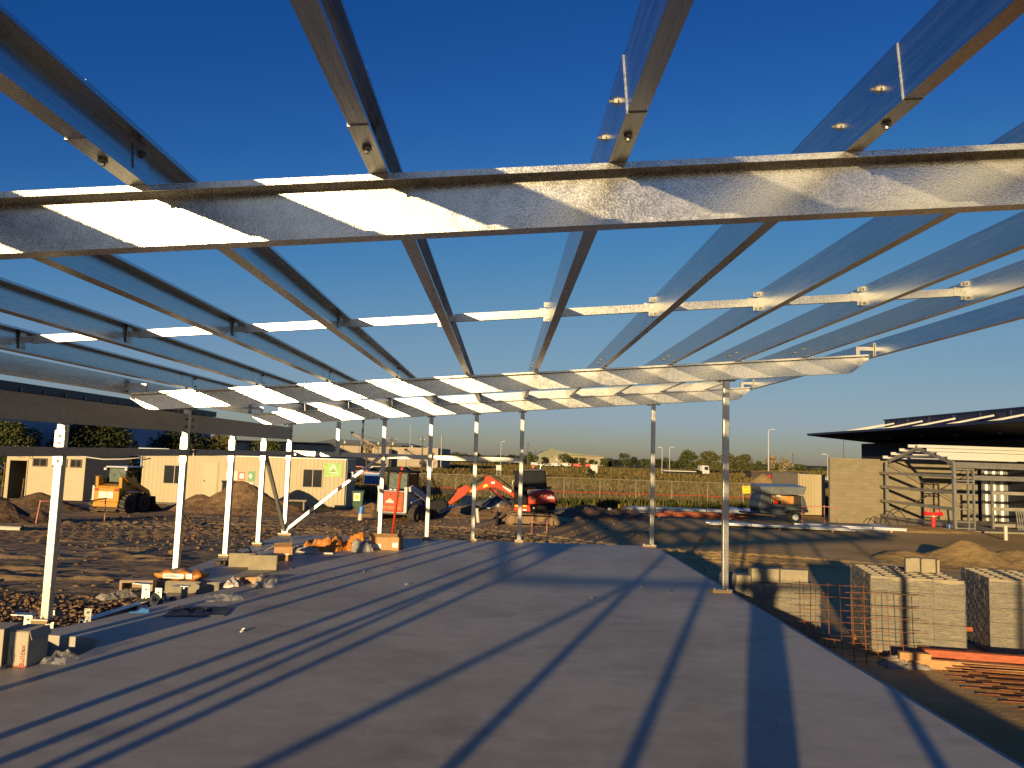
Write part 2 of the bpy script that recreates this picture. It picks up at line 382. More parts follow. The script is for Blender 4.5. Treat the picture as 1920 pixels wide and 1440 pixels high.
SIGNR = mat('dark_red_sign', (.16, .02, .035), .5, 0, .1, 5)
ORLAMP = mat('amber_lens', (.8, .2, .05), .25, 0, .05, 5)
SILVER = mat('silver_sheet', (.40, .42, .45), .35, .6, .15, 3)

# ------------------------------------------------------------------ ground
def sstep(t): t = np.clip(t, 0, 1); return t * t * (3 - 2 * t)
def gz(x, y):
    L = np.interp(y, [8, 30, 43, 55, 400, 3000], [-.2, -1.2, -1.52, -1.55, -2.6, -3.5])
    R = np.interp(y, [10, 22, 38, 43, 55, 400, 3000], [-.85, -1.2, -1.2, -1.5, -1.55, -2.6, -3.5])
    s = sstep((x + 3) / 6)
    return L * (1 - s) + R * s
def gf(x, y): return float(gz(np.float64(x), np.float64(y)))

def make_ground():
    def axis(segs):
        out = []
        for a, b, st in segs: out += list(np.arange(a, b, st))
        return out
    def grow(a, end, st): 
        o = []
        while abs(a) < end: o.append(a); a += st; st *= 1.25
        return o
    xs = sorted([-v for v in grow(24, 4000, .6)]) + axis([(-24, -13, .2), (-13, -4, .07), (-4, 10, .15), (10, 26, .22)]) + grow(26, 4000, .5)
    ys = axis([(-400, -40, 60), (-40, 4, 2), (4, 18, .07), (18, 34, .14), (34, 54, .3)]) + grow(54, 4000, .6)
    X, Y = np.meshgrid(np.array(xs), np.array(ys)); Z = gz(X, Y)
    near = sstep((52 - Y) / 3) * sstep((Y + 3) / 3)
    left = sstep((2 - X) / 7)
    rut = np.abs(fbm(X * .35 + Y * .12, Y * 1.5 - X * .25, 3, 3)) * 2
    rut2 = np.abs(fbm(X * 1.1 + 7, Y * 3.6, 31, 3)) * 2
    Z += near * ((fbm(X * .25, Y * .25, 5, 3)) * .10 * (.35 + .65 * left) + (.012 - rut * .030) * (.15 + .85 * left) + (.008 - rut2 * .016) * (.1 + .9 * left))
    Z += near * fbm(X * 2.2, Y * 2.2, 9, 4) * (.008 + .014 * left) + near * fbm(X * 6.5, Y * 6.5, 12, 3) * (.005 + .024 * left)
    # curved wheel ruts left by the machines
    for (px, py, ang, off) in ((-12, 26, .25, 0), (-13, 24.3, .2, 3), (2, 26, -.5, 6), (4, 24, -.35, 9), (-9, 21, .45, 4)):
        ca, sa = math.cos(ang), math.sin(ang); u = (X - px) * ca + (Y - py) * sa; v = -(X - px) * sa + (Y - py) * ca + np.sin(u * .35 + off) * .7
        for d in (-.75, .75):
            q = np.abs(v - d); Z += near * np.exp(-(u / 7.5) ** 4) * (-.085 * np.exp(-(q / .2) ** 2) + .05 * np.exp(-((q - .36) / .14) ** 2)) * (1 + .6 * np.sin(u * 19))
    # discrete scrapes and clod ridges, sharp edged, mostly on the churned left side
    sc1 = fbm(X * .9 + Y * .4, Y * 3.4 - X * .8, 41, 4); Z += near * (.08 + .92 * left) * .042 * (np.clip(sc1 - .15, 0, .05) / .05) * (.3 + 1.1 * vnoise(X * 5, Y * 5, 44)) * (vnoise(X * .5, Y * .5, 47) > .42)
    far = sstep((Y - 54) / 8)
    Z += far * fbm(X * .05, Y * .05, 15, 4) * .7
    # small rise of the far field on the right, and the pad under the built slab dug away
    Z += sstep((X - 30) / 120) * sstep((Y - 120) / 160) * 1.2
    ins = (X > -4.15) & (X < 3.3) & (Y > -2.6) & (Y < 14.95); Z[ins] = -1.3
    rim = (X > -6.0) & (X <= -4.15) & (Y > 3) & (Y < 15.6); Z[rim] = np.minimum(Z[rim], -.10)
    nx, ny = len(xs), len(ys); i = np.arange(nx * ny).reshape(ny, nx)
    F = np.stack([i[:-1, :-1], i[:-1, 1:], i[1:, 1:], i[1:, :-1]], -1).reshape(-1, 4)
    o = np_mesh('ground', np.stack([X, Y, Z], -1).reshape(-1, 3), F, GROUND, smooth=True)
    tag(o, kind='structure')
make_ground()

def make_slab():
    out = [(-4.30, -2.6), (3.05, -2.6), (3.05, 15.12), (-4.32, 15.12), (-4.30, 9.66), (-3.15, 9.66), (-3.86, 7.42), (-4.05, 7.02), (-4.34, 7.0)]
    hole = [(-3.48, 6.78), (-4.06, 6.86), (-4.06, 6.14), (-3.33, 6.14), (-3.33, 6.44), (-3.40, 6.70)]
    zt = 0.0; v = []; f = []
    tri = tessellate_polygon([[Vector((*p, 0)) for p in out], [Vector((*p, 0)) for p in hole]])
    pts = out + hole; v += [(p[0], p[1], zt) for p in pts]; f += [tuple(t) for t in tri]
    mb = MB(); mb.add(v, f)
    def wall(loop, z):
        n = len(loop); vs = [(p[0], p[1], zt) for p in loop] + [(p[0], p[1], z) for p in loop]
        mb.add(vs, [(i, (i + 1) % n, n + (i + 1) % n, n + i) for i in range(n)])
    wall(out, -1.2); wall(hole, -.42)
    mb.add([(p[0], p[1], -.42) for p in hole], [tuple(range(len(hole)))])
    o = mb.build('concrete_slab', CONC)
    tag(o, kind='structure')
    st = MB(); st.add([(-4.12, 9.655, -.14), (-3.155, 9.655, -.14), (-3.87, 7.42, -.14), (-4.02, 7.1, -.14)], [(0, 1, 2, 3)])
    st.span((-4.28, 7.05, -1.0), (-4.15, 9.65, -.35))
    tag(st.build('slab_rebate', CONC), kind='structure')
    # the poured face of the raised step, in the plain raw concrete colour
    fc = MB().span((-4.29, 9.635, -.135), (-3.17, 9.657, -.004)).build('step_face', CONC_RAW); tag(fc, kind='structure')
    led = MB().span((3.053, -2.6, -1.2), (3.34, 15.1, -.14)).build('footing_ledge', CONC); tag(led, kind='structure')
make_slab()

# ------------------------------------------------------------------ steel frame
SL = .0858; SA = math.atan(SL); HR = .24
def zr(x): return 2.192 + SL * (x + 4.155)          # underside of the roof beams
XL, XR = -4.225, 2.977
YB = [-2.05, 2.85, 10.10, 15.02]
ORD = ['first', 'second', 'third', 'fourth', 'fifth', 'sixth', 'seventh', 'eighth', 'ninth', 'tenth']

def bolt_mesh():
    mb = MB(); mb.tube((0, 0, 0), (0, 0, .010), .017, 6); mb.tube((0, 0, .010), (0, 0, .022), .009, 8)
    o = mb.build('bolt', BOLT); me = o.data; bpy.data.objects.remove(o); return me
def nut_mesh():
    mb = MB(); mb.tube((0, 0, 0), (0, 0, .003), .017, 12); mb.tube((0, 0, .003), (0, 0, .014), .013, 6); mb.tube((0, 0, .014), (0, 0, .030), .0065, 8)
    o = mb.build('bolt', NUT); me = o.data; bpy.data.objects.remove(o); return me
BOLTM, NUTM = bolt_mesh(), nut_mesh()
def put(me, name, parent, loc, rot=(0, 0, 0)):
    o = bpy.data.objects.new(name, me); COL.objects.link(o); o.parent = parent; o.location = loc; o.rotation_euler = rot; return o

RL = ['galvanised roof beam standing behind the viewer at the near end wall',
      'nearest galvanised roof beam crossing the whole picture above head height',
      'middle galvanised roof beam with chamfered ends on the two nearest main posts',
      'farthest galvanised roof beam with chamfered ends above the row of end posts']
def rafter(i):
    y = YB[i]; t = thing('roof_beam', RL[i], 'beam', (0, y, 0), 0, 'sloping roof beams')
    a, b, c, d = -4.96, -4.713, 4.65, 4.885; tk = .005; w = .076
    zl, zrr = zr(a) + .165, zr(d) + .165
    mb = MB()
    mb.prism([(b, zr(b)), (c, zr(c)), (d, zrr), (d, zr(d) + HR), (a, zr(a) + HR), (a, zl)], 'y', -tk, 0)
    def strip(p, q, th, y0, y1, up):
        L = math.hypot(q[0] - p[0], q[1] - p[1]); nx, nz = -(q[1] - p[1]) / L * th * up, (q[0] - p[0]) / L * th * up
        mb.prism([p, q, (q[0] + nx, q[1] + nz), (p[0] + nx, p[1] + nz)], 'y', y0, y1)
    T = lambda x: (x, zr(x) + HR)
    strip(T(a), T(d), tk, -w, -tk, -1)
    strip((b, zr(b)), (c, zr(c)), tk, -w, -tk, 1)
    strip((a, zl), (b, zr(b)), tk, -w, -tk, 1); strip((c, zr(c)), (d, zrr), tk, -w, -tk, 1)
    strip((a, zl), (a, zr(a) + HR), tk, -w, -tk, -1); strip((d, zrr), (d, zr(d) + HR), tk, -w, -tk, 1)
    # stiffening lips along the front edges of both flanges
    mb.prism([(a + .01, T(a)[1] - tk), (d - .01, T(d)[1] - tk), (d - .01, T(d)[1] - .024), (a + .01, T(a)[1] - .024)], 'y', -w, -w + tk)
    mb.prism([(b, zr(b) + tk), (c, zr(c) + tk), (c, zr(c) + .020), (b, zr(b) + .020)], 'y', -w, -w + tk)
    mb.build('channel', GALV, t)
    for x in ([XL, XR] if i in (1, 2) else [XL, -2.366, -1.442, -.543, .368, XR]):
        z = zr(x); pm = MB(); pm.box((x, -.02, z - .0065), (.26 if x in (XL, XR) else .16, .11, .010), (0, -SA, 0)); pm.build('cap_plate', GALV_OLD, t)
        for dx in ((-.095, .095) if x in (XL, XR) else (-.062, .062)):
            put(BOLTM, 'bolt', t, (x + dx, -.045, z - .012 + SL * dx), (PI, 0, 0))
    # square hollow brackets that carry the fascia channels
    for s, x in ((-1, -4.80), (1, 4.745)):
        zt = zr(x) + HR; bm = MB(); bm.span((x - .025, -.06, zt), (x + .025, -.01, zt + .115)); xe = -5.02 if s < 0 else 4.945
        bm.span((x + s * .025, -.06, zt + .065), (xe, -.01, zt + .115)); bm.span((xe - .005, -.09, zt - .02), (xe + .005, .02, zt + .17))
        bm.build('fascia_bracket', GALV_POST, t)
        for q in (.005, .13): put(BOLTM, 'bolt', t, (xe - s * .006, -.075, zt + q), (0, -s * PI / 2, 0))
    return t
for i in range(4): rafter(i)

PX = [-.54 + .905 * k for k in range(-4, 6)]
def cprofile(h, w, lip, t): return [(0, 0), (w, 0), (w, lip), (w - t, lip), (w - t, t), (t, t), (t, h - t), (w - t, h - t), (w - t, h - lip), (w, h - lip), (w, h), (0, h)]
def cmesh(name, y0, y1, h, w, dx, dz):
    mb = MB(); mb.prism([(p[0] + dx, p[1] + dz) for p in cprofile(h, w, .018, .0035)], 'y', y0, y1)
    o = mb.build(name, GALV_PUR); me = o.data; bpy.data.objects.remove(o); return me
BAYS = [('overhead', 'in the bay over the slab nearest the viewer', -2.75, 3.22, 0), ('long', 'in the bay between nearest and middle beams', 2.36, 10.5, 1), ('far', 'in the far bay between middle and farthest beams', 9.72, 15.75, 0)]
BM = [cmesh('channel', b[2], b[3], .2 if b[4] else .192, .070 if b[4] else .066, 0 if b[4] else .0038, 0 if b[4] else .004) for b in BAYS]
CLEAT = MB().span((.0085, -.055, .012), (.0150, .055, .175)).build('cleat', GALV_PUR); CLM = CLEAT.data; bpy.data.objects.remove(CLEAT)
for k, x in enumerate(PX):
    for bi, (nm, ph, y0, y1, outer) in enumerate(BAYS):
        t = thing('roof_purlin', 'galvanised roof purlin, %s from the left, %s' % (ORD[k], ph), 'purlin', (x, 0, zr(x) + HR + .001), 0, 'galvanised roof purlins')
        t.rotation_euler = (0, -SA, 0)
        put(BM[bi], 'channel', t, (0, 0, 0))
        if bi == 1:
            for yy in (2.85, 10.10):
                put(CLM, 'cleat', t, (0, yy, 0))
                for z in (.04, .15): put(BOLTM, 'bolt', t, (.0155, yy, z), (0, PI / 2, 0))
                sg = -1 if yy < 5 else 1
                for q, z in ((-.36, .105), (-.05, .11)): put(NUTM, 'bolt', t, (-.001, yy + q if sg < 0 else yy - q - .2, z), (0, -PI / 2, 0))
                put(NUTM, 'bolt', t, (-.001, 10.32 if sg > 0 else 3.12, .11), (0, -PI / 2, 0))
                put(BOLTM, 'bolt', t, (.034, yy - .32, -.001), (PI, 0, 0))

# bridging channels between the purlins
def bridging(y, bay):
    for k in range(9):
        x0, x1 = PX[k], PX[k + 1]; zc = lambda x: zr(x) + HR + .085
        t = thing('bridging_bar', 'short galvanised bridging bar between %s and %s purlins, %s' % (ORD[k], ORD[k + 1], bay), 'bridging', ((x0 + x1) / 2, y, 0), 0, 'bridging bars between the purlins')
        xm = (x0 + x1) / 2; mb = MB(); a, b = x0 + .085 - xm, x1 - .012 - xm
        for dz, yy in ((0, None),):
            mb.prism([(a, zc(x0 + .085)), (b, zc(x1)), (b, zc(x1) + .068), (a, zc(x0 + .085) + .068)], 'y', 0, .003)
            mb.prism([(a, zc(x0 + .085) + .065), (b, zc(x1) + .065), (b, zc(x1) + .068), (a, zc(x0 + .085) + .068)], 'y', .003, .035)
            mb.prism([(a, zc(x0 + .085)), (b, zc(x1)), (b, zc(x1) + .003), (a, zc(x0 + .085) + .003)], 'y', .003, .035)
        mb.build('channel', GALV_POST, t)
        e = MB(); e.span((x0 + .008 - xm, -.035, zc(x0) - .05), (x0 + .012 - xm, .045, zc(x0) + .115)); e.span((x0 + .012 - xm, -.006, zc(x0) + .01), (x0 + .095 - xm, -.002, zc(x0) + .06)); e.build('end_cleat', GALV_POST, t)
        e = MB(); e.span((x1 - .010 - xm, -.045, zc(x1) - .05), (x1 - .006 - xm, .035, zc(x1) + .115)); e.span((x1 - .09 - xm, -.006, zc(x1) - .005), (x1 - .010 - xm, -.002, zc(x1) + .072))
        e.span((x1 - .055 - xm, -.05, zc(x1) - .048), (x1 - .010 - xm, -.046, zc(x1) - .008)); e.span((x1 - .055 - xm, -.05, zc(x1) + .075), (x1 - .010 - xm, -.046, zc(x1) + .115)); e.build('end_cleat', GALV_POST, t)
        for q in (-.03, .095): put(BOLTM, 'bolt', t, (x1 - .03 - xm, -.051, zc(x1) + q), (PI / 2, 0, 0))
bridging(6.45, 'in the long bay'); bridging(12.5, 'in the far bay')

# fascia channels along both eaves
for s, x, lab in ((-1, -5.03, 'galvanised fascia channel hung along the left eave of the frame'), (1, 4.955, 'galvanised fascia channel hung along the right eave of the frame')):
    z = zr(x) + HR - .03 if s > 0 else zr(x) + HR - .005; t = thing('fascia_channel', lab, 'channel', (x, 0, 0), 0, 'eave fascia channels')
    mb = MB(); mb.prism([(s * p[0], p[1] + z) for p in cprofile(.21, .07, .018, .004)], 'y', -2.85, 15.8); mb.build('channel', GALV_PUR, t)

for y, ph in ((15.76, 'far'), (-2.83, 'near')):
    t = thing('fascia_channel', 'galvanised fascia channel closing the purlin ends at the %s gable' % ph, 'channel', (0, y, 0), 0, 'eave fascia channels')
    x0, x1 = PX[0] - .55, PX[-1] + .60; f = lambda x: zr(x) + HR; mb = MB()
    mb.prism([(x0, f(x0)), (x1, f(x1)), (x1, f(x1) + .205), (x0, f(x0) + .205)], 'y', 0, .004)
    for q in (0, .201): mb.prism([(x0, f(x0) + q), (x1, f(x1) + q), (x1, f(x1) + q + .004), (x0, f(x0) + q + .004)], 'y', .004, .07)
    mb.build('channel', GALV_POST, t)
    for x in PX: put(BOLTM, 'bolt', t, (x + .05, -.001, f(x) + .1), (PI / 2, 0, 0))

# posts
def post(x, y, ztop, lab, wide=False, sleeve=False, plate=(.17, .15), group='galvanised steel posts', shift=0):
    t = thing('steel_post', lab, 'post', (x, y, 0), 0, group)
    MB().span((-.039, -.039, .042), (.039, .039, ztop)).build('shaft', GALV_POST, t, bevel=.006)
    MB().box((shift, 0, .036), (plate[0], plate[1], .012)).build('base_plate', GALV_OLD, t)
    MB().box((shift, 0, .015), (plate[0] * .95, plate[1] * .95, .030)).build('packing', mat('grout_pad', (.27, .18, .09), .9, 0, .2, 12), t)
    for dx in (-1, 1):
        if abs(shift) + plate[0] / 2 > .06: put(BOLTM, 'bolt', t, (shift + dx * (plate[0] / 2 - .03) - (.03 if shift and dx > 0 else 0), -plate[1] / 2 + .03, .043))
    if sleeve:
        MB().span((-.046, -.046, 1.645), (.046, -.0395, 1.80)).build('girt_cleat', GALV_POST, t); MB().span((-.046, -.046, 1.47), (.046, -.0395, 1.552)).build('girt_cleat', GALV_POST, t)
        for z in (1.68, 1.745, 1.51): put(BOLTM, 'bolt', t, (0, -.047, z), (PI / 2, 0, 0))
    return t
LP = [(-2.05, 'behind the viewer at the near left corner'), (-.6, 'on the left wall behind the viewer'), (.4, 'on the left wall beside the viewer'), (2.85, 'on the left wall just outside the picture'), (4.2, 'on the left wall out of view'), (5.5, 'on the left wall nearest out of view')]
for y, ph in LP: post(XL, y, zr(XL) - .012 if y in (-2.05, 2.85) else 1.862, 'galvanised post ' + ph)
post(XL, 7.29, 1.862, 'nearest galvanised post in view, leaning large at far left edge of slab', sleeve=True, plate=(.16, .13), shift=-.03)
post(XL, 10.10, zr(XL) - .012, 'tall galvanised post behind the orange cement bag, carrying the middle beam', sleeve=True)
post(XL, 11.87, 1.862, 'short galvanised post behind the two upright grey blocks', sleeve=True)
post(XL, 13.43, 1.862, 'short galvanised post behind the torn orange bags', sleeve=True)
post(XL, 15.02, zr(XL) - .012, 'corner galvanised post where the two diagonal braces meet', sleeve=True, plate=(.26, .16), shift=.02)
EP = [(-2.366, 'end wall post beside the orange marker pole'), (-1.442, 'end wall post between the loader and excavator bucket'), (-.543, 'end wall post in front of the excavator arm'), (.368, 'end wall post in front of the excavator cab')]
for x, ph in EP: post(x, 15.02, zr(x) - .012, 'galvanised ' + ph, plate=(.17, .13))
for x in (-2.366, -1.402, -.543, .368): post(x, -2.05, zr(x) - .012, 'galvanised end wall post behind the viewer at x %s' % {-2.366: 'left', -1.402: 'mid left', -.543: 'middle', .368: 'right'}[x], plate=(.17, .13))
for y, ph in ((-2.05, 'behind the viewer at the near right corner'), (2.85, 'right of the viewer carrying the nearest beam'), (10.10, 'nearest on the right edge of the slab, front lit'), (15.02, 'at the far right corner of the slab')):
    post(XR, y, zr(XR) - .012, 'galvanised post ' + ph, plate=(.26, .19), shift=-.055)

# left eave beams, girts, braces
def xbeam(name, lab, cat, y0, y1, z0, z1, mt, group, x=-4.188):
    t = thing(name, lab, cat, (x, (y0 + y1) / 2, 0), 0, group)
    h = z1 - z0; mb = MB(); mb.prism([(-p[0], p[1] + z0) for p in cprofile(h, .065, .018, .004)], 'y', y0 - (y0 + y1) / 2, y1 - (y0 + y1) / 2); mb.build('channel', mt, t)
    for yy in (y0 + .06, y1 - .06):
        for q in (.3, .7): put(BOLTM, 'bolt', t, (.001, yy - (y0 + y1) / 2, z0 + h * q), (0, PI / 2, 0))
for a, b, lab in ((-2.0, 2.81, 'dull eave beam on the left wall beside the viewer'), (2.89, 10.06, 'long dull steel eave beam along the left wall, nearer bay'), (10.14, 14.98, 'shorter dull steel eave beam along the left wall, far bay')):
    xbeam('eave_beam', lab, 'beam', a, b, 1.868, 2.107, GALV_OLD, 'left wall eave beams')
for a, b, lab in ((-2.0, 2.83, 'dull wall girt on the left wall beside the viewer'), (2.87, 10.10, 'thin dull girt along left wall posts at eye level, nearer bay'), (10.14, 15.0, 'thin dull girt along left wall posts at eye level, far bay')):
    xbeam('wall_girt', lab, 'girt', a, b, 1.557, 1.640, GALV_OLD, 'wall girts', x=-4.12)
for y, ph in ((15.062, 'across the end wall posts beyond the slab'), (-1.99, 'across the end wall behind the viewer')):
    t = thing('wall_girt', 'bright galvanised girt ' + ph, 'girt', (0, y, 0), 0, 'wall girts')
    mb = MB(); mb.prism([(q[0], q[1] + 1.56) for q in cprofile(.09, .05, .014, .0035)], 'x', -4.2, .40); mb.build('channel', GALV_POST, t)
for p0, p1, lab in (((-4.20, 15.0, .10), (-2.41, 15.0, 1.60), 'sunlit diagonal brace rising right from the far left corner post'), ((-4.215, 14.97, .10), (-4.215, 13.5, 1.58), 'shaded diagonal brace leaning along the left wall to the corner post'),
                    ((-4.20, -2.05, .10), (-2.41, -2.05, 1.60), 'diagonal brace in the end wall behind the viewer'), ((-4.215, -2.0, .10), (-4.215, -.62, 1.58), 'diagonal brace in the left wall behind the viewer')):
    t = thing('diagonal_brace', lab, 'brace', p0, 0, 'diagonal wall braces'); d = Vector(p1) - Vector(p0)
    MB().beam((0, 0, 0), d, .062, .062, (0, 1, 0) if abs(d.x) > .1 else (1, 0, 0)).build('shaft', GALV_POST if abs(d.x) > .1 else GALV_OLD, t, bevel=.005)
    q = MB(); q.box((.0, -.036 if abs(d.x) > .1 else 0, .02), (.10, .006, .13)); q.build('gusset', GALV_POST, t); put(NUTM, 'bolt', t, (0, -.04, .03), (PI / 2, 0, 0))
t = thing('steel_post', 'short galvanised dropper between farthest beam and end wall girt', 'post', (-3.28, 15.04, 0), 0, 'galvanised steel posts')
MB().span((-.037, -.037, 1.652), (.037, .037, zr(-3.28) - .012)).build('shaft', GALV_POST, t, bevel=.005)
MB().span((-.055, -.043, 1.60), (.055, -.038, 1.66)).build('cleat', GALV_POST, t)
t = thing('steel_post', 'thin round steel dropper beside the short square dropper', 'post', (-2.80, 15.04, 0), 0, 'galvanised steel posts')
MB().tube((0, 0, 1.652), (0, 0, zr(-2.8)), .021, 14).build('shaft', GALV_POST, t, smooth=True)
MB().box((0, 0, 1.656), (.09, .07, .008)).build('foot_plate', GALV_OLD, t)

# ------------------------------------------------------------------ things on and beside the slab
def rock_shape(seed, r, sq=(1, 1, 1), lump=.35):
    rg = np.random.default_rng(seed); bm = bmesh.new(); bmesh.ops.create_icosphere(bm, subdivisions=2, radius=1)
    dirs = rg.normal(size=(6, 3)); dirs /= np.linalg.norm(dirs, axis=1)[:, None]
    vs = []
    for v in bm.verts:
        k = 1 + lump * sum(max(0, v.co.dot(Vector(d))) ** 3 * s for d, s in zip(dirs, rg.uniform(-1, 1, 6)))
        vs.append((v.co.x * k * r * sq[0], v.co.y * k * r * sq[1], v.co.z * k * r * sq[2]))
    fs = [tuple(v.index for v in f.verts) for f in bm.faces]; bm.free(); return vs, fs

def carton(name, lab, loc, rz, d, mt, group=None, open_=False):
    t = thing(name, lab, 'box', loc, rz, group); x, y, z = d; mb = MB()
    if open_:
        k = .006
        mb.span((-x / 2, -y / 2, 0), (x / 2, y / 2, k)); mb.span((-x / 2, -y / 2, k), (x / 2, -y / 2 + k, z)); mb.span((-x / 2, y / 2 - k, k), (x / 2, y / 2, z))
        mb.span((-x / 2, -y / 2 + k, k), (-x / 2 + k, y / 2 - k, z)); mb.span((x / 2 - k, -y / 2 + k, k), (x / 2, y / 2 - k, z)); mb.build('body', mt, t)
        f = MB(); f.box((-x / 2 - .07, 0, z - .03), (.16, y * .96, .005), (0, -.5, 0)); f.build('flap', mt, t)
        f = MB(); f.box((0, -y / 2 - .05, z + .03), (x * .94, .13, .005), (-.6, 0, .05)); f.build('flap', mt, t)
        f = MB(); f.box((x / 2 - .03, 0, z + .06), (.005, y * .94, .13), (0, .25, 0)); f.build('flap', mt, t)
    else: mb.span((-x / 2, -y / 2, 0), (x / 2, y / 2, z)); mb.build('body', mt, t, bevel=.006)
    return t
# the two screw cartons at the left edge of the picture
t = carton('carton', 'white screw carton with brown lettering lying at the slab pit', (-3.585, 5.985, 0), -.05, (.15, .24, .26), CARD_W, 'white screw cartons')
text('Buildex', .052, INKR, t, (.040, -.1225, .085), (PI / 2, -PI / 2, 0), align='CENTER')
MB().span((-.072, -.1235, .003), (.072, -.1205, .013)).build('printed_band', INKR, t)
for x, z0, z1 in ((-.045, .07, .15), (-.022, .04, .10), (-.034, .03, .065)): MB().span((x, -.1235, z0), (x + .003, -.1205, z1)).build('printed_line', INK, t)
MB().box((.0, -.02, .268), (.146, .19, .003), (.04, .03, 0)).build('lid_flap', CARD_W, t)
MB().box((.086, .0, .235), (.003, .23, .07), (0, -.35, 0)).build('lid_flap', CARD_W, t)
t = carton('carton', 'plain white carton cut by the left picture edge', (-3.815, 6.0, .0), .06, (.18, .24, .27), CARD_W, 'white screw cartons')
MB().span((-.05, -.1235, .05), (.03, -.1205, .22)).build('label', mat('grey_label', (.30, .29, .27), .6, 0, .1, 9), t)
# crumpled wrappers
def film(name, lab, loc, d, seed, mt=FILM, cat='wrapper', rz=0, group=None):
    n = 30; u = np.linspace(-1, 1, n); U, V = np.meshgrid(u, u); rg = np.random.default_rng(seed)
    base = np.clip(1 - np.maximum(abs(U), abs(V)) ** 2.2, 0, 1)
    Z = base ** .7 * (.25 + .75 * vnoise(U * 2.2 + seed, V * 2.2, seed)) + (.55 * np.abs(vnoise(U * 4.5 + seed, V * 4.5, seed + 3) - .5) + .30 * np.abs(vnoise(U * 11, V * 11, seed + 4) - .5)) * base ** .4
    X = (U + .16 * (vnoise(U * 4, V * 4, seed + 5) - .5)) * d[0] / 2; Y = (V + .16 * (vnoise(U * 4, V * 4, seed + 6) - .5)) * d[1] / 2
    i = np.arange(n * n).reshape(n, n); F = np.stack([i[:-1, :-1], i[:-1, 1:], i[1:, 1:], i[1:, :-1]], -1).reshape(-1, 4)
    o = np_mesh(name, np.stack([X, Y, Z * d[2] + .003], -1).reshape(-1, 3), F, mt); o.location = loc; o.rotation_euler = (0, 0, rz)
    return tag(o, lab, cat, group)
film('plastic_wrapper', 'crumpled clear wrapper spilling from the pit beside the Buildex carton', (-3.38, 6.05, 0), (.20, .18, .08), 3)
o = film('plastic_bag', 'clear bag of bolts standing by the concrete step end', (-2.88, 9.52, 0), (.27, .22, .17), 8, cat='bag')
o = film('plastic_bag', 'flattened clear bag lying on the slab in front of the step', (-3.06, 8.62, 0), (.40, .22, .07), 11, cat='bag', rz=.4)
o = film('plastic_wrapper', 'dusty torn wrapper over the brown block left of the step', (-4.50, 9.15, -.12), (.40, .20, .10), 14, mat('dusty_film', (.26, .23, .19), .5, 0, .3, 20), rz=.9)
o = film('plastic_wrapper', 'small scrunched silver wrapper at the base of the step', (-3.26, 9.50, -.02), (.20, .16, .11), 17, mat('scrunched_foil', (.42, .36, .33), .4, .2, .4, 30))
t = thing('bolt_pile', 'little heap of loose bolts inside the clear bag by the step', 'bolts', (-2.90, 9.50, 0))
for k in range(16):
    a = RNG.uniform(0, 6.28); q = put(NUTM, 'bolt', t, (RNG.normal(0, .06), RNG.normal(0, .045), .012 + .012 * (k % 3)), (PI / 2 * RNG.uniform(.6, 1.2), 0, a)); q.scale = (1.3, 1.3, 2.0)
# blocks and timber
def slabblock(lab, loc, rz, d, mt, group=None, tilt=(0, 0), name='concrete_block', cat='block'):
    o = MB().span((-d[0] / 2, -d[1] / 2, 0), (d[0] / 2, d[1] / 2, d[2])).build(name, mt, None, bevel=.004)
    o.location = loc; o.rotation_euler = (tilt[0], tilt[1], rz); return tag(o, lab, cat, group)
slabblock('upright grey block standing edge-on, nearer of the leaning pair', (-3.30, 10.78, 0), .12, (.39, .09, .20), BLOCK, 'upright grey blocks')
slabblock('upright grey block half hidden behind the nearer leaning one', (-3.66, 10.98, 0), .12, (.36, .09, .19), BLOCK, 'upright grey blocks')
slabblock('flat brown paver lying at the right end of the step', (-3.12, 9.78, -.005), -.15, (.34, .2, .075), CARD, name='paver', cat='paver', tilt=(0, -.08))
t = thing('hollow_block', 'brown hollow block on the dirt left of the step', 'block', (-4.42, 9.5, -.10), .15)
m = MB(); m.span((-.19, -.09, 0), (.19, .09, .03)); m.span((-.19, -.09, .11), (.19, .09, .14)); m.span((-.19, -.09, .03), (-.16, .09, .11)); m.span((.16, -.09, .03), (.19, .09, .11)); m.span((-.16, .05, .03), (.16, .09, .11)); m.build('shell', mat('brown_block', (.34, .24, .16), .9, 0, .2, 9, .003, 50), t)
slabblock('pale timber offcut lying on the slab by the torn bags', (-2.95, 12.55, 0), .02, (.46, .05, .025), PVC, name='timber_offcut', cat='timber')
# orange cement bag and torn bags
def bag_mesh(d, seed, sag=.12):
    n, m_ = 24, 14; vs = []; fs = []
    for j in range(m_ + 1):
        v = j / m_ * 2 - 1
        for i in range(n):
            a = 2 * PI * i / n; ca, sa = math.cos(a), math.sin(a)
            k = (1 - abs(v) ** 5 * .55)
            x = d[0] / 2 * v * (1 - .04 * abs(sa)); y = d[1] / 2 * np.sign(ca) * abs(ca) ** .55 * (1 - .12 * abs(v) ** 4); z = d[2] / 2 * np.sign(sa) * abs(sa) ** .6 * k
            z += .012 * math.sin(9 * v + seed + 3 * ca); vs.append((x, y, z + d[2] / 2))
    for j in range(m_):
        for i in range(n): fs.append((j * n + i, j * n + (i + 1) % n, (j + 1) * n + (i + 1) % n, (j + 1) * n + i))
    fs += [tuple(range(n))[::-1], tuple(range(m_ * n, (m_ + 1) * n))]
    return MB().add(vs, fs)
t = thing('cement_bag', 'full orange cement bag lying on the step in front of post', 'bag', (-4.03, 9.83, .002), -.02)
bag_mesh((.60, .30, .115), 1).build('sack', BAG, t, smooth=True)
MB().span((-.17, -.162, .030), (.09, -.150, .088)).build('label', PAPER, t)
m = MB(); m.span((-.155, -.164, .066), (-.02, -.1625, .074)); m.build('printed_line', INK, t)
m = MB(); m.span((-.155, -.164, .050), (.03, -.1625, .058)); m.build('printed_line', INK, t)
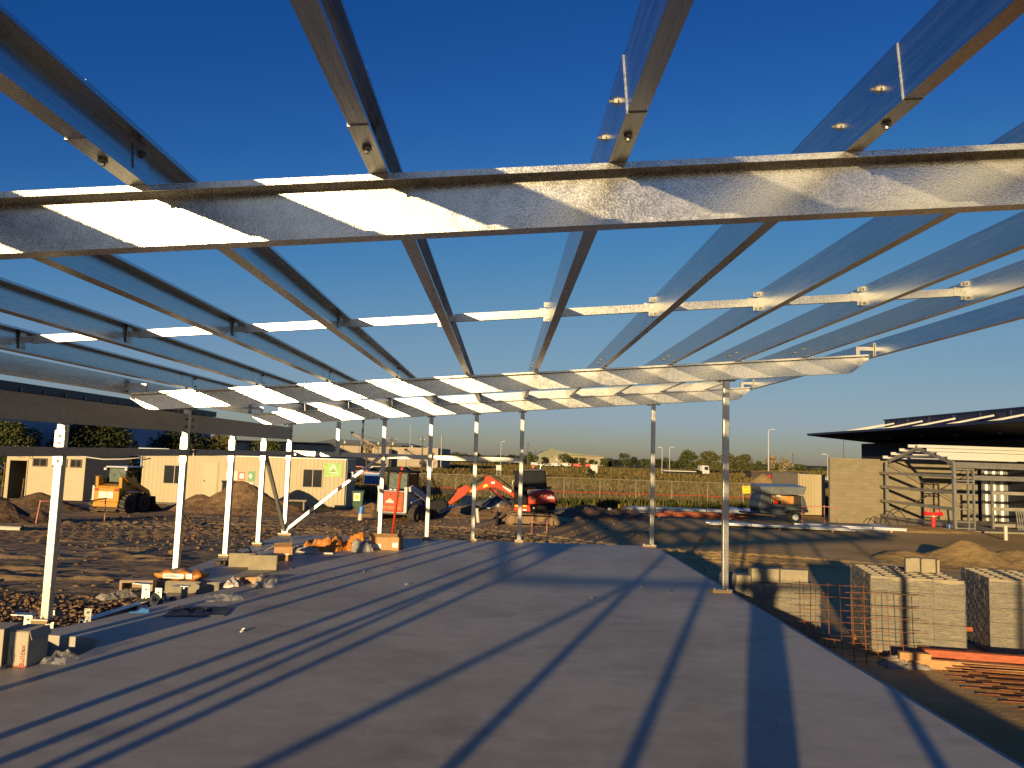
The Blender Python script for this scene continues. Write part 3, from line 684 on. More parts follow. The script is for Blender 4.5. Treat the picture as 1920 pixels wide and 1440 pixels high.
MB().span((.12, -.162, .030), (.195, -.150, .092)).build('label', PAPER, t)
def m_torn():
    m, nt, b = newmat('torn_bag_paper'); co = coord(nt)
    nt.links.new(ramp(nt, noise(nt, co, 9, 3, .5), [(.36, (.44, .38, .28)), (.42, (.50, .17, .015)), (.60, (.55, .20, .02)), (.66, (.30, .17, .08)), (.72, (.46, .40, .32))]), b.inputs['Base Color'])
    b.inputs['Roughness'].default_value = .6; return m
TORN = m_torn()
def torn(lab, loc, d, seed, mt, rz):
    o = film('torn_bag', lab, loc, d, seed, mt, 'bag', rz, 'torn cement bags'); return o
torn('torn orange cement bag, leftmost of the crumpled heap', (-3.05, 13.05, 0), (.55, .4, .22), 21, TORN, .3)
torn('crumpled brown paper bag in the middle of the torn heap', (-2.78, 13.12, 0), (.42, .36, .21), 25, TORN, 1.1)
torn('tall scrunched orange bag at the right end of the heap', (-2.48, 13.2, 0), (.36, .36, .27), 29, TORN, 2.0)
torn('grey crumpled bag lying against the tall orange one', (-2.36, 13.05, 0), (.34, .3, .2), 33, mat('grey_bag', (.33, .30, .27), .6, 0, .3, 14), .6)
torn('flattened pale paper bag in front of the torn orange bags', (-3.30, 12.75, 0), (.6, .3, .10), 36, mat('pale_paper', (.52, .42, .30), .7, 0, .2, 14), .1)
t = carton('cardboard_box', 'open brown cardboard box right of the torn bags', (-1.99, 13.45, 0), -.1, (.52, .34, .22), CARD, 'brown cardboard boxes', True)
MB().span((.15, -.175, .05), (.24, -.172, .13)).build('label', PAPER, t)
MB().span((-.25, -.1735, .02), (-.05, -.171, .10)).build('label', PAPER, t)
t = carton('cardboard_box', 'small open cardboard box behind the upright grey blocks', (-3.30, 11.75, 0), .2, (.27, .2, .21), CARD, 'brown cardboard boxes', True)
MB().span((-.10, -.106, .09), (.09, -.102, .105)).build('label', PAPER, t)
t = thing('tool_bag', 'dark tool bag on the slab beside the short post', 'bag', (-3.85, 11.55, 0), .3)
bag_mesh((.42, .22, .12), 4).build('body', BLACKP, t, smooth=True); m = MB(); m.path([(-.12, 0, .11), (-.08, 0, .19), (.08, 0, .19), (.12, 0, .11)], .012); m.build('handle', BLACKP, t, smooth=True)
for k, (x, y) in enumerate([(-4.05, 11.15), (-3.98, 11.2), (-3.9, 11.1), (-3.72, 11.24)]):
    v, f = rock_shape(50 + k, .045, (1.2, 1, .7)); o = MB().add(v, f).build('rubble_lump', DIRT_D, None); o.location = (x, y, .02)
    tag(o, 'small dark rubble lump on the slab left of the upright blocks', 'rubble', 'rubble lumps on the slab')
# steel cleats and brackets left lying along the slab edge
def cleat(lab, loc, rz, h=.24, tee=False, w=.075):
    t = thing('steel_cleat', lab, 'cleat', loc, rz, 'loose steel cleats along the slab edge'); MB().span((-w / 2, -.004, 0), (w / 2, .004, h)).build('plate', GALV_POST, t)
    if tee: MB().box((-.04, .0, h + .004), (.19, .10, .008), (0, .04, 0)).build('flange', GALV_POST, t)
    for z in (h * .3, h * .78):
        q = MB(); q.tube((0, -.0075, z), (0, -.0045, z), .011, 10); q.build('hole', INK, t)
cleat('bright tee cleat standing left of nearest post base', (-4.47, 7.42, -.16), .1, .20, True); cleat('thin bright plate close behind nearest post base', (-4.31, 7.50, -.10), .1, .17)
cleat('short bright plate standing right of nearest post base', (-4.02, 7.63, -.10), -.1, .17); cleat('tall bright tee cleat on the slab edge, left of a pair', (-3.98, 8.75, -.15), 0, .27, True, .09)
cleat('bright plate with two holes, right of a pair on slab edge', (-3.86, 8.80, -.15), 0, .22); cleat('small bright tee cleat farthest along the slab edge', (-3.75, 9.25, -.15), .1, .17, True)
t = thing('steel_channel', 'steel channel offcut lying along the slab edge under the cleats', 'channel', (-4.02, 8.45, -.13), 0)
m = MB(); m.prism([(q[0] - .03, q[1]) for q in cprofile(.07, .10, .01, .005)], 'y', -.75, .55); o = m.build('profile', GALV_POST, t); t.rotation_euler = (0, 0, -.13)
t = thing('tape_roll', 'white roll lying among cleats at the slab edge', 'roll', (-3.83, 8.37, -.09), .5); MB().tube((-.05, 0, 0), (.05, 0, 0), .055, 18).build('roll', PVC, t, smooth=False); MB().tube((-.052, 0, 0), (.052, 0, 0), .022, 14).build('core', CARD, t)
film('plastic_wrapper', 'dark crumpled wrapper behind the white roll', (-3.92, 8.85, -.13), (.35, .4, .14), 44, mat('dark_film', (.06, .065, .075), .3, 0, .4, 18))
for lab, loc, rz in (('small blue plastic shim nearer the viewer on the slab', (-3.62, 7.85, .0), .3), ('blue plastic clip lying in front of the concrete step', (-3.40, 8.80, -.135), .1)):
    t = thing('plastic_shim', lab, 'shim', loc, rz, 'blue plastic shims'); m = MB(); m.prism([(-.09, 0), (.09, 0), (.09, .03), (.02, .045), (-.02, .012), (-.09, .012)], 'y', -.025, .025); m.build('wedge', BLUE, t)
t = thing('dark_plate', 'dark rusty plate lying flat on the slab with scraps on it', 'plate', (-3.05, 7.95, .003), .15); MB().span((-.30, -.22, 0), (.28, .20, .008)).build('sheet', mat('dark_plate', (.05, .052, .06), .6, .2, .3, 12), t)
m = MB()
for k in range(14): x, y = RNG.uniform(-.2, .1), RNG.uniform(-.05, .15); m.beam((x, y, .014), (x + RNG.uniform(-.1, .1), y + RNG.uniform(-.08, .08), .018), .012, .008)
o = m.build('scraps', BLACK, t); tag(o, kind='stuff')
v = [(-2.35, 7.21), (-2.98, 10.9), (-1.9, 10.8), (-1.55, 11.2), (-.8, 13.1), (.1, 12.2), (-1.2, 9.9), (-2.2, 10.3), (1.15, 9.3), (1.9, 10.2), (2.35, 10.35), (2.2, 9.9), (-2.95, 11.9), (-.05, 14.1)]
for k, (x, y) in enumerate(v):
    q = put(NUTM, 'dropped_bolt', None, (x, y, .012), (PI / 2, 0, k * 1.3)); q.scale = (.9, .9, 1.4 if k else 3.0)
    tag(q, 'tiny bright bolt dropped on the concrete slab', 'bolt', 'bolts dropped on the slab')
# fine litter and dust on the slab, too small to count
m = MB()
for k in range(140):
    x, y = RNG.uniform(-3.1, 2.95), RNG.uniform(3.2, 14.9) ; s = RNG.uniform(.002, .005); m.box((x, y, s * .4), (s * RNG.uniform(1, 2.6), s, s * .8), (0, 0, RNG.uniform(0, 3)))
o = m.build('slab_grit', mat('grit', (.10, .085, .07), .9, 0, .5, 30)); tag(o, 'fine dark grit and shavings scattered over the concrete slab', 'grit', kind='stuff')

# ------------------------------------------------------------------ block pallets, reinforcing mesh, timber beside the slab
def hollow_block(m, c, d=(.39, .19, .19), R=None, wall=.032):
    x, y, z = d; P = []
    P += [((0, -y / 2 + wall / 2, z / 2), (x, wall, z)), ((0, y / 2 - wall / 2, z / 2), (x, wall, z))]
    for q in (-x / 2 + wall / 2, 0, x / 2 - wall / 2): P.append(((q, 0, z / 2), (wall, y - 2 * wall, z)))
    for cc, dd in P:
        p = Vector(cc); 
        if R: p = R @ p
        m.box(p + Vector(c), dd, R.to_euler() if R else None)
def pallet(lab, loc, rz, nx, ny, nz, bx=.395, by=.2, wrap=True, dark_side=False, toprow=None):
    t = thing('block_pallet', lab, 'pallet', loc, rz, 'wrapped pallets of concrete blocks'); Wd, D = nx * bx, ny * by
    b = MB()
    for i in range(-1, 2): b.span((-Wd / 2, i * D * .42 - .045, 0), (Wd / 2, i * D * .42 + .045, .09))
    for i in range(7): x = -Wd / 2 + Wd / 7 * i; b.span((x + .01, -D / 2, .092), (x + Wd / 7 - .02, D / 2, .115))
    tag(b.build('pallet_base', TIMBER, t))
    z0 = .117
    for k in range(nz):
        m = MB(); off = RNG.uniform(-.008, .008)
        for i in range(nx):
            for j in range(ny):
                c = (-Wd / 2 + bx * (i + .5) + off + RNG.uniform(-.003, .003), -D / 2 + by * (j + .5) + RNG.uniform(-.003, .003), z0 + .2 * k)
                if k == nz - 1: hollow_block(m, c, (bx - .006, by - .008, .19))
                elif i in (0, nx - 1) or j in (0, ny - 1): m.span((c[0] - bx / 2 + .003, c[1] - by / 2 + .004, c[2]), (c[0] + bx / 2 - .003, c[1] + by / 2 - .004, c[2] + .19))
        m.build('block_course', BLOCK, t)
    if wrap:
        H = .2 * nz - (.2 if toprow else .0) * 0 - .02; vs = []; fs = []; ring = []
        P = [(-Wd / 2 - .012, -D / 2 - .012), (Wd / 2 + .012, -D / 2 - .012), (Wd / 2 + .012, D / 2 + .012), (-Wd / 2 - .012, D / 2 + .012)]
        per = []
        for q in range(4):
            a, c = P[q], P[(q + 1) % 4]
            for s in range(26): per.append((a[0] + (c[0] - a[0]) * s / 26, a[1] + (c[1] - a[1]) * s / 26, q))
        n = len(per); rows = 26
        for r in range(rows + 1):
            zz = z0 - .05 + (H + .02) * r / rows
            for i, (x, y, q) in enumerate(per):
                k = .010 * math.sin(zz * 41 + i * .7 + 3 * math.sin(i * .21)) * RNG.uniform(.1, 1) + RNG.uniform(-.004, .006)
                nx_, ny_ = ((0, -1), (1, 0), (0, 1), (-1, 0))[q]; e = (i % 26) / 26; k = max(k, -.006) * min(1, 6 * e, 6 * (1 - e) + .2)
                vs.append((x + nx_ * k, y + ny_ * k, zz + (.015 * math.sin(i * .5) if r == rows else 0)))
        for r in range(rows):
            for i in range(n): fs.append((r * n + i, r * n + (i + 1) % n, (r + 1) * n + (i + 1) % n, (r + 1) * n + i))
        MB().add(vs, fs).build('plastic_wrap', WRAP, t)
    return t, Wd, D, z0 + .2 * nz
def loc_(x, y, dz=0): return (x, y, gf(x, y) + dz)
tA, wa, da, ha = pallet('shrink wrapped block pallet nearest slab edge, shaded by the viewer', (4.05, 11.55, -.93), -.06, 3, 5, 4)
tB, wb, db, hb = pallet('shrink wrapped block pallet behind the rusty mesh, middle of three', (5.83, 11.0, -.90), -.23, 3, 6, 5, .39, .2)
tC, wc, dc, hc = pallet('grey wrapped block pallet cut by the right picture edge', (7.62, 11.15, -.92), -.26, 3, 6, 5, .40, .2)
def stand_block(lab, x, y, z, rz, d, group):
    m = MB(); R = Matrix.Rotation(PI / 2, 3, 'X') @ Matrix.Identity(3)
    hollow_block(m, (0, 0, 0), (d[0], d[2], d[1])) ; o = m.build('concrete_block', BLOCK); o.location = (x, y, z); o.rotation_euler = (0, 0, rz); return tag(o, lab, 'block', group)
for k, (x, y, w, lab) in enumerate([(3.52, 11.10, .20, 'short loose block at the left end of the shaded pallet top'), (3.86, 11.18, .39, 'loose block second from left on the shaded pallet top'), (4.27, 11.15, .39, 'loose block at the right end of the shaded pallet top')]):
    o = MB().span((-w / 2, -.095, 0), (w / 2, .095, .19 if k else .10)).build('concrete_block', BLOCK, None, bevel=.004); o.location = (x, y, -.93 + ha + .002); o.rotation_euler = (0, 0, -.06); tag(o, lab, 'block', 'loose blocks on the pallets')
t = thing('concrete_block', 'open faced hollow block standing up on the middle pallet', 'block', (6.08, 10.98, -.90 + hb + .002), -.23)
m = MB(); m.span((-.2, -.02, 0), (.2, .095, .19)); m.build('back', BLOCK, t)
for x in (-.185, -.02, .185):
    q = MB(); q.span((x - .015 - (.04 if x < -.1 else 0), -.10, 0), (x + .015, -.022, .19)); q.build('web', BLOCK, t)
# rusty reinforcing mesh sheets standing against the pallets
def rebar_sheet(lab, p0, rz, w, h, tilt, step=.155, r=.0045):
    t = thing('rebar_mesh', lab, 'mesh', p0, rz, 'upright rusty reinforcing mesh'); nv, nh = int(w / step), int(h / step)
    for i in range(nv + 1):
        x = i * step + .02; o = MB().path([(x, math.sin(tilt) * 0, -.0), (x + RNG.uniform(-.01, .01), math.sin(tilt) * h * .5 + RNG.uniform(-.01, .01), h * .5), (x + .01, math.sin(tilt) * h, h)], r, 5).build('bar', RUST, t)
    for j in range(nh + 1):
        z = j * step + .06; y = math.sin(tilt) * z - .009; MB().path([(-.05, y, z), (w / 2, y, z + RNG.uniform(-.012, .012)), (w + .05, y, z)], r, 5).build('bar', RUST, t)
rebar_sheet('rusty mesh sheet standing between shaded pallet and middle pallet', (3.98, 10.0, -.86), -.06, .80, 1.02, .10)
rebar_sheet('rusty mesh sheet leaning on the front of the middle pallet', (4.60, 9.95, -.95), -.08, .92, .98, .16)
rebar_sheet('scrap of dark mesh lying bent beside the slab edge', (3.62, 9.1, -.70), -.4, .34, .45, -.9, .1, .005)
def beam_t(lab, a, b, w, h, mt, sag=0):
    o = MB().beam(a, b, w, h).build('timber_beam', mt, None, bevel=.004); return tag(o, lab, 'timber', 'timber bearers by the pallets')
beam_t('pale timber bearer lowest of the stack before the pallets', (5.20, 10.00, -.80), (9.6, 9.0, -.78), .09, .13, TIMBER)
beam_t('red stained timber bearer on top of the pale bearer', (5.55, 10.02, -.675), (9.6, 9.1, -.655), .10, .09, TIMBER_R)
beam_t('short pale timber block under the end of red bearer', (5.16, 9.90, -.69), (5.52, 9.82, -.69), .10, .09, TIMBER)
beam_t('short red timber packer between the middle and right pallets', (6.62, 11.25, -.62), (6.95, 11.3, -.62), .12, .06, TIMBER_R)
slabblock('upright timber offcut under the packer between pallets', (6.72, 11.28, -.9), .1, (.09, .09, .25), TIMBER_R, name='timber_offcut', cat='timber')
# stack of rusty trench mesh lying on the ground
for s in range(4):
    t = thing('trench_mesh', ['lowest', 'second', 'third', 'topmost'][s] + ' rusty trench mesh sheet in the low stack by slab', 'mesh', (7.6 + .1 * s, 8.55 - .04 * s, -.84 + .035 * s), -.16 + .012 * s, 'stacked rusty trench mesh')
    for i in range(13):
        y = -1.45 + i * .235 + .03 * s; x0 = -2.15 + .55 * max(0, -y) + RNG.uniform(-.05, .05)
        if i > 4 or s < 2: MB().path([(x0, y, 0), (0, y + RNG.uniform(-.015, .015), RNG.uniform(0, .012)), (3.2, y, 0)], .0075, 5).build('long_bar', RUST, t)
    m = MB()
    for i in range(17): x = -1.0 + i * .25 + RNG.uniform(-.03, .03); m.tube((x, -1.3 if x > -.4 else .1, -.012), (x, 1.5, -.012), .005, 5)
    tag(m.build('cross_wires', RUST, t), kind='stuff')
film('plastic_wrapper', 'crushed clear plastic on the rusty trench mesh', (6.55, 8.35, -.69), (.28, .2, .10), 61)
film('plastic_wrapper', 'pale torn plastic hanging below the middle pallet', (5.25, 9.98, -.88), (.6, .35, .16), 63, mat('dusty_film', (.4, .4, .4)))

# ------------------------------------------------------------------ earth heaps and stones
def heap(name, lab, x, y, rx, ry, h, mt, seed, rough=.12, peaks=((0, 0, 1, .45),), n=90, cat='heap', rz=0, grp=None):
    u = np.linspace(-1, 1, n); U, V = np.meshgrid(u, u); Z = np.zeros_like(U)
    for px, py, k, s in peaks: Z = np.maximum(Z, k * np.exp(-(((U - px) ** 2 + (V - py) ** 2) / (2 * s * s)) ** .8))
    edge = np.clip(1.15 - (U ** 2 + V ** 2) ** .5, 0, 1); edge = np.minimum(1, edge * 3)
    Z = Z * edge * h
    Z += edge * rough * (fbm(U * rx * 1.1 + seed, V * ry * 1.1, seed, 5) * 1.1 + np.abs(fbm(U * rx * 3.1, V * ry * 3.1 + seed, seed + 9, 3)) * .7)
    Z = np.where(edge <= 0, -.3, Z - .10 * (1 - edge))
    ca, sa = math.cos(rz), math.sin(rz); X = x + U * rx * ca - V * ry * sa; Y = y + U * rx * sa + V * ry * ca
    Z = Z + gz(X, Y) - .03
    i = np.arange(n * n).reshape(n, n); F = np.stack([i[:-1, :-1], i[:-1, 1:], i[1:, 1:], i[1:, :-1]], -1).reshape(-1, 4)
    o = np_mesh(name, np.stack([X, Y, Z], -1).reshape(-1, 3), F, mt, smooth=True); return tag(o, lab, cat, grp)
EG = 'heaps of dug earth'
heap('dirt_heap', 'large brown dirt heap in front of the site office', -12.3, 35.6, 3.6, 2.3, 1.45, DIRT, 1, .18, ((0.05, 0, 1, .34), (-.45, 0, .52, .28), (.55, .1, .42, .26)), grp=EG)
heap('dirt_heap', 'dark lumpy dirt heap at the left picture edge by pegs', -15.6, 24.6, 1.5, 1.0, .72, DIRT_D, 5, .22, ((-.2, 0, 1, .4), (.45, .2, .6, .3)), grp=EG)
heap('dirt_heap', 'long dark spoil ridge below the amenities hut door', -21.4, 33.2, 3.6, 1.4, .75, DIRT_D, 8, .26, ((-.3, 0, .8, .4), (.4, 0, 1, .3)), grp=EG)
heap('dirt_heap', 'small rubbly dirt heap left of the orange loader', -6.2, 35.4, 1.4, 1.0, .70, DIRT, 11, .2, ((.1, 0, 1, .4),), grp=EG)
heap('dirt_heap', 'low dirt heap under the excavator arm', -1.2, 36.8, 2.6, 1.6, .75, DIRT, 15, .2, ((-.1, 0, .9, .4), (.55, 0, .8, .3)), grp=EG)
heap('dirt_heap', 'trampled dirt bank right of the excavator tracks', 5.1, 37.5, 2.4, 2.2, .62, DIRT, 19, .16, ((-.3, .1, 1, .4), (.4, .3, .8, .35)), grp=EG)
heap('sand_heap', 'long pale sand heap behind the block pallets', 14.6, 23.6, 3.0, 2.3, .75, SAND, 23, .13, ((-.05, 0, 1, .28), (.45, .0, .75, .3), (-.6, .1, .45, .25)), n=110, grp=EG, rz=-.15)
heap('dirt_heap', 'low earth bank in front of the concrete block wall', 18.6, 35.3, 4.2, 1.2, .28, SAND, 27, .12, ((0, 0, 1, .6), (-.5, 0, .8, .3)), grp=EG)
heap('dirt_heap', 'reddish soil mound far behind the beige container', 40.5, 100, 6, 4, 2.1, mat('red_soil', (.20, .10, .055), .95, 0, .25, 1), 31, .3, grp=EG)
heap('dirt_heap', 'pale conical soil mound far left of the beige container', 34.5, 100, 3, 3, 2.0, SAND, 34, .3, grp=EG)
def clods(name, lab, n, xr, yr, s, mt, seed):
    rg = np.random.default_rng(seed); base = []
    for k in range(5): base.append(rock_shape(seed + k, 1, (1.2, 1, .7), .6))
    V = []; F = []; off = 0
    for k in range(n):
        v, f = base[k % 5]; v = np.array(v); a = rg.uniform(0, 6.28); r = s * rg.uniform(.3, 1) ** 2.2 + .008; c, d = math.cos(a), math.sin(a)
        x, y = rg.uniform(*xr), rg.uniform(*yr)
        if -4.4 < x < 3.4 and y < 15.3: continue
        R = np.array([[c, -d, 0], [d, c, 0], [0, 0, 1]]); V.append(v @ R.T * r + (x, y, gf(x, y) + .02)); F.append(np.array(f) + off); off += len(v)
    o = np_mesh(name, np.concatenate(V), np.concatenate(F), mt); return tag(o, lab, 'stones', kind='stuff')
clods('stones', 'small stones and clods scattered over the churned dirt', 1300, (-15, -4.4), (5, 32), .045, DIRT, 3)
clods('stones', 'broken clods scattered over the dirt beyond the slab', 700, (-9, 8), (15.5, 42), .065, DIRT, 9)
clods('gravel', 'gravel beside the left edge of the slab', 2200, (-7.5, -4.35), (5.5, 10), .022, DIRT, 21)

# ------------------------------------------------------------------ portable site buildings
def window(parent, x, z, w, h, y, split=True, frame=CREAM_D):
    f = MB(); k = .05
    f.span((x - w / 2 - k, y - .03, z - k), (x + w / 2 + k, y, z)); f.span((x - w / 2 - k, y - .03, z + h), (x + w / 2 + k, y, z + h + k))
    f.span((x - w / 2 - k, y - .03, z), (x - w / 2, y, z + h)); f.span((x + w / 2, y - .03, z), (x + w / 2 + k, y, z + h))
    fo = f.build('window', frame, parent)
    MB().span((x - w / 2, y - .010, z), (x + w / 2, y - .004, z + h)).build('pane', GLASS, fo)
    if split: MB().span((x - .018, y - .022, z), (x + .018, y - .0105, z + h)).build('mullion', frame, fo)
    return fo
def sign(parent, x, z, w, h, y, mt, name='sign'):
    return MB().span((x - w / 2, y - .012, z - h / 2), (x + w / 2, y, z + h / 2)).build(name, mt, parent)
def ausco(parent, x, z, s, y, mt, name='logo'):
    m = MB(); m.prism([(x - .52 * s, z - .40 * s), (x - .02 * s, z + .48 * s), (x + .08 * s, z + .30 * s), (x - .20 * s, z - .22 * s)], 'y', y - .016, y - .0125)
    m.prism([(x + .04 * s, z + .48 * s), (x + .12 * s, z + .42 * s), (x + .55 * s, z - .36 * s), (x + .34 * s, z - .30 * s), (x + .1 * s, z + .20 * s)], 'y', y - .016, y - .0125)
    m.prism([(x - .52 * s, z - .52 * s), (x + .62 * s, z - .62 * s), (x + .60 * s, z - .46 * s), (x - .2 * s, z - .46 * s)], 'y', y - .016, y - .0125)
    return m.build(name, mt, parent)
t = thing('site_office', 'long cream site office hut with green sign and two windows', 'hut', (-13.6, 40.1, -1.45), -.02, 'cream portable huts')
W2, HT, DP = 5.36, 2.62, 2.45
m = MB(); m.span((-W2, 0, .12), (W2, DP, HT)); m.build('wall', CREAM_RIB, t)
r = MB(); r.span((-W2 - .06, -.07, HT), (W2 + .06, DP + .05, HT + .05)); r.build('roof', mat('hut_roof', (.46, .44, .38), .5, .2, .15, 2), t)
m = MB(); m.span((-W2 - .01, -.012, .12), (-W2 + .08, -.002, HT)); m.build('corner_trim', CREAM, t)
m = MB(); m.span((W2 - .08, -.012, .12), (W2 + .01, -.002, HT)); m.build('corner_trim', CREAM, t)
m = MB(); m.span((-W2, -.03, .0), (W2, DP, .12)); m.build('base_rail', mat('hut_base', (.10, .085, .06), .7, 0, .2, 4), t)
MB().span((3.55, -.06, .0), (4.75, -.032, .13)).build('yellow_step', SIGNY, t)
window(t, -3.65, 1.12, 1.08, .92, 0); window(t, 3.65, 1.16, .98, .90, 0)
d = MB(); d.span((-2.18, -.02, .35), (-1.34, -.002, 2.32)); d.build('door', CREAM_D, t)
d = MB(); d.span((-2.12, -.028, .42), (-1.40, -.0205, 2.26)); do = d.build('door', CREAM, t); MB().span((-2.06, -.05, 1.25), (-2.02, -.029, 1.36)).build('handle', INK, do)
s = sign(t, -.62, 1.62, .58, .42, -.002, PAPER); text('SITE', .17, INK, s, (-.60, -.017, 1.71), (PI / 2, 0, 0)); text('OFFICE', .17, INK, s, (-.62, -.017, 1.53), (PI / 2, 0, 0))
s = sign(t, -.10, 1.60, .36, .44, -.002, mat('sign_red', (.55, .05, .03), .5, 0, .1, 6)); MB().span((-.20, -.0165, 1.48), (.03, -.0145, 1.74)).build('panel', PAPER, s)
s = sign(t, .42, 1.62, .36, .50, -.002, mat('first_aid_green', (.05, .22, .07), .5, 0, .1, 6)); q = MB(); q.span((.28, -.0165, 1.58), (.46, -.0145, 1.66)); q.span((.33, -.0165, 1.50), (.41, -.0145, 1.579)); q.span((.33, -.0165, 1.661), (.41, -.0145, 1.74)); q.build('white_cross', PAPER, s)
s = sign(t, .44, 1.24, .30, .14, -.002, mat('first_aid_green', (.05, .22, .07))); MB().span((.33, -.0165, 1.20), (.55, -.0145, 1.28)).build('panel', PAPER, s)
s = sign(t, 4.70, 2.08, .95, .72, -.002, GREENS); ausco(s, 4.70, 2.16, .44, -.002, PAPER); text('AUSCO', .12, INK, s, (4.72, -.02, 2.03), (PI / 2, 0, 0)); MB().span((4.28, -.0165, 1.765), (5.12, -.0145, 1.80)).build('stripe', mat('sign_pale_green', (.4, .5, .15), .5), s)
m = MB(); m.span((W2 + .005, .5, 1.55), (W2 + .30, 1.35, 2.0)); ac = m.build('air_conditioner', LGREY, t); m = MB(); m.span((W2 + .06, .495, 1.6), (W2 + .24, .499, 1.95)); m.build('grille', INK, ac)
m = MB(); m.tube((W2 + .04, .12, .1), (W2 + .04, .12, HT), .03, 8); m.build('downpipe', LGREY, t)

t = thing('amenities_hut', 'cream amenities hut with open doorway and high windows, far left', 'hut', (-23.55, 39.4, -1.43), .0, 'cream portable huts')
m = MB(); m.span((-2.02, 0, .1), (-1.85, .1, 2.5)); m.span((-.92, 0, .1), (2.02, .1, 2.5)); m.span((-1.85, 0, 2.06), (-.92, .1, 2.5)); m.span((-2.02, .1, .1), (-1.92, 4.6, 2.5)); m.span((1.92, .1, .1), (2.02, 4.6, 2.5)); m.span((-1.92, 4.5, .1), (1.92, 4.6, 2.5)); m.build('wall', CREAM, t)
MB().span((-2.08, -.06, 2.5), (2.08, 4.65, 2.58)).build('roof', CREAM_D, t); MB().span((-2.0, 0, 0), (2.0, 4.6, .098)).build('floor', mat('hut_base', (.1, .085, .06)), t)
for x in (-.30, .72, 1.55): window(t, x, 1.82, .66 if x < 1.5 else .5, .34, -.002, True, mat('brown_frame', (.10, .06, .03), .6, 0, .2, 5))
f = MB(); f.span((-1.87, -.03, .1), (-1.82, -.002, 2.1)); f.span((-.95, -.03, .1), (-.90, -.002, 2.1)); f.span((-1.82, -.03, 2.05), (-.95, -.002, 2.1)); f.build('door_frame', CREAM_D, t)
d = MB(); d.span((-1.84, .11, .1), (-1.80, .9, 2.03)); do = d.build('door', CREAM_D, t); MB().span((-1.80, .75, 1.05), (-1.74, .82, 1.12)).build('handle', BOLT, do)
text('HIRE', .15, INK, t, (-1.28, -.004, 2.40), (PI / 2, 0, 0)); text('13 62 11', .12, INK, t, (-1.30, -.004, 2.22), (PI / 2, 0, 0)); ausco(t, -.80, 2.30, .26, .0125, INK)
MB().span((-2.0, -.55, .02), (-.85, -.07, .10)).build('step', CREAM, t)
# cable slung from the hut to the office, bin, table, roll of cable
def wire(name, lab, pts, r, mt, cat='cable'): return tag(MB().path(pts, r, 6).build(name, mt, None, smooth=True), lab, cat)
wire('cable', 'white cable slung between the two cream huts', [(-22.6, 39.2, 1.06), (-21.8, 39.2, .95), (-20.6, 39.3, .82), (-19.6, 39.5, .86), (-18.7, 39.8, .98)], .035, PVC)
t = thing('wheelie_bin', 'dark green wheelie bin with a white notice beside the office', 'bin', (-7.55, 40.2, -1.45), .1)
m = MB(); m.add([(-.22, -.24, .05), (.22, -.24, .05), (.22, .24, .05), (-.22, .24, .05), (-.29, -.33, .98), (.29, -.33, .98), (.29, .35, .98), (-.29, .35, .98)], [(0, 3, 2, 1), (4, 5, 6, 7), (0, 1, 5, 4), (1, 2, 6, 5), (2, 3, 7, 6), (3, 0, 4, 7)]); m.build('body', GREENB, t)
m = MB(); m.box((0, .02, 1.01), (.62, .74, .05), (.06, 0, 0)); m.build('lid', GREENB, t)
for x in (-.24, .24): q = MB(); q.tube((x - .03, .27, .10), (x + .03, .27, .10), .10, 14); q.build('wheel', BLACK, t)
m = MB(); m.box((-.04, -.317, .72), (.34, .01, .40), (.097, 0, 0)); n_ = m.build('notice', PAPER, t); MB().box((-.04, -.326, .72), (.20, .006, .22), (.097, 0, 0)).build('picture', SIGNY, n_)
t = thing('packing_case', 'open pale timber case standing by the dirt heap', 'case', (-9.55, 35.9, -1.38), .1)
m = MB(); m.span((-.45, -.3, 0), (-.41, .3, .62)); m.span((.28, -.3, 0), (.34, .3, .62)); m.span((-.45, -.3, .62), (.42, .3, .68)); m.span((-.41, .26, 0), (.28, .3, .62)); m.build('shell', mat('weathered_timber', (.30, .24, .16), .85, 0, .2, 5), t)
MB().span((-.41, -.26, .05), (.28, -.22, .60)).build('inner_panel', BLACKP, t)

# ------------------------------------------------------------------ machines
def wheel(parent, c, r, w, ax='x', rim=YELLOW, name='wheel'):
    a = Vector((1, 0, 0)) if ax == 'x' else Vector((0, 1, 0)); c = Vector(c)
    o = bpy.data.objects.new(name, None)
    m = MB(); m.tube(c - a * w / 2, c + a * w / 2, r, 24); ty = m.build(name, BLACK, parent, bevel=.03)
    lug = MB()
    for i in range(14):
        th = 2 * PI * i / 14; d = Vector((0, math.cos(th), math.sin(th))) if ax == 'x' else Vector((math.cos(th), 0, math.sin(th)))
        lug.beam(c + d * (r + .012) - a * w / 2, c + d.lerp(Vector((0, -d.z, d.y)) if ax == 'x' else Vector((-d.z, 0, d.x)), .16).normalized() * (r + .012) + a * w / 2, .05, .04, d)
    lug.build('tread', mat('dusty_tread', (.11, .085, .055), .9, 0, .3, 9), ty)
    m = MB(); m.tube(c - a * (w / 2 + .012), c + a * (w / 2 + .012), r * .48, 18); m.build('rim', rim, ty)
    bpy.data.objects.remove(o); return ty
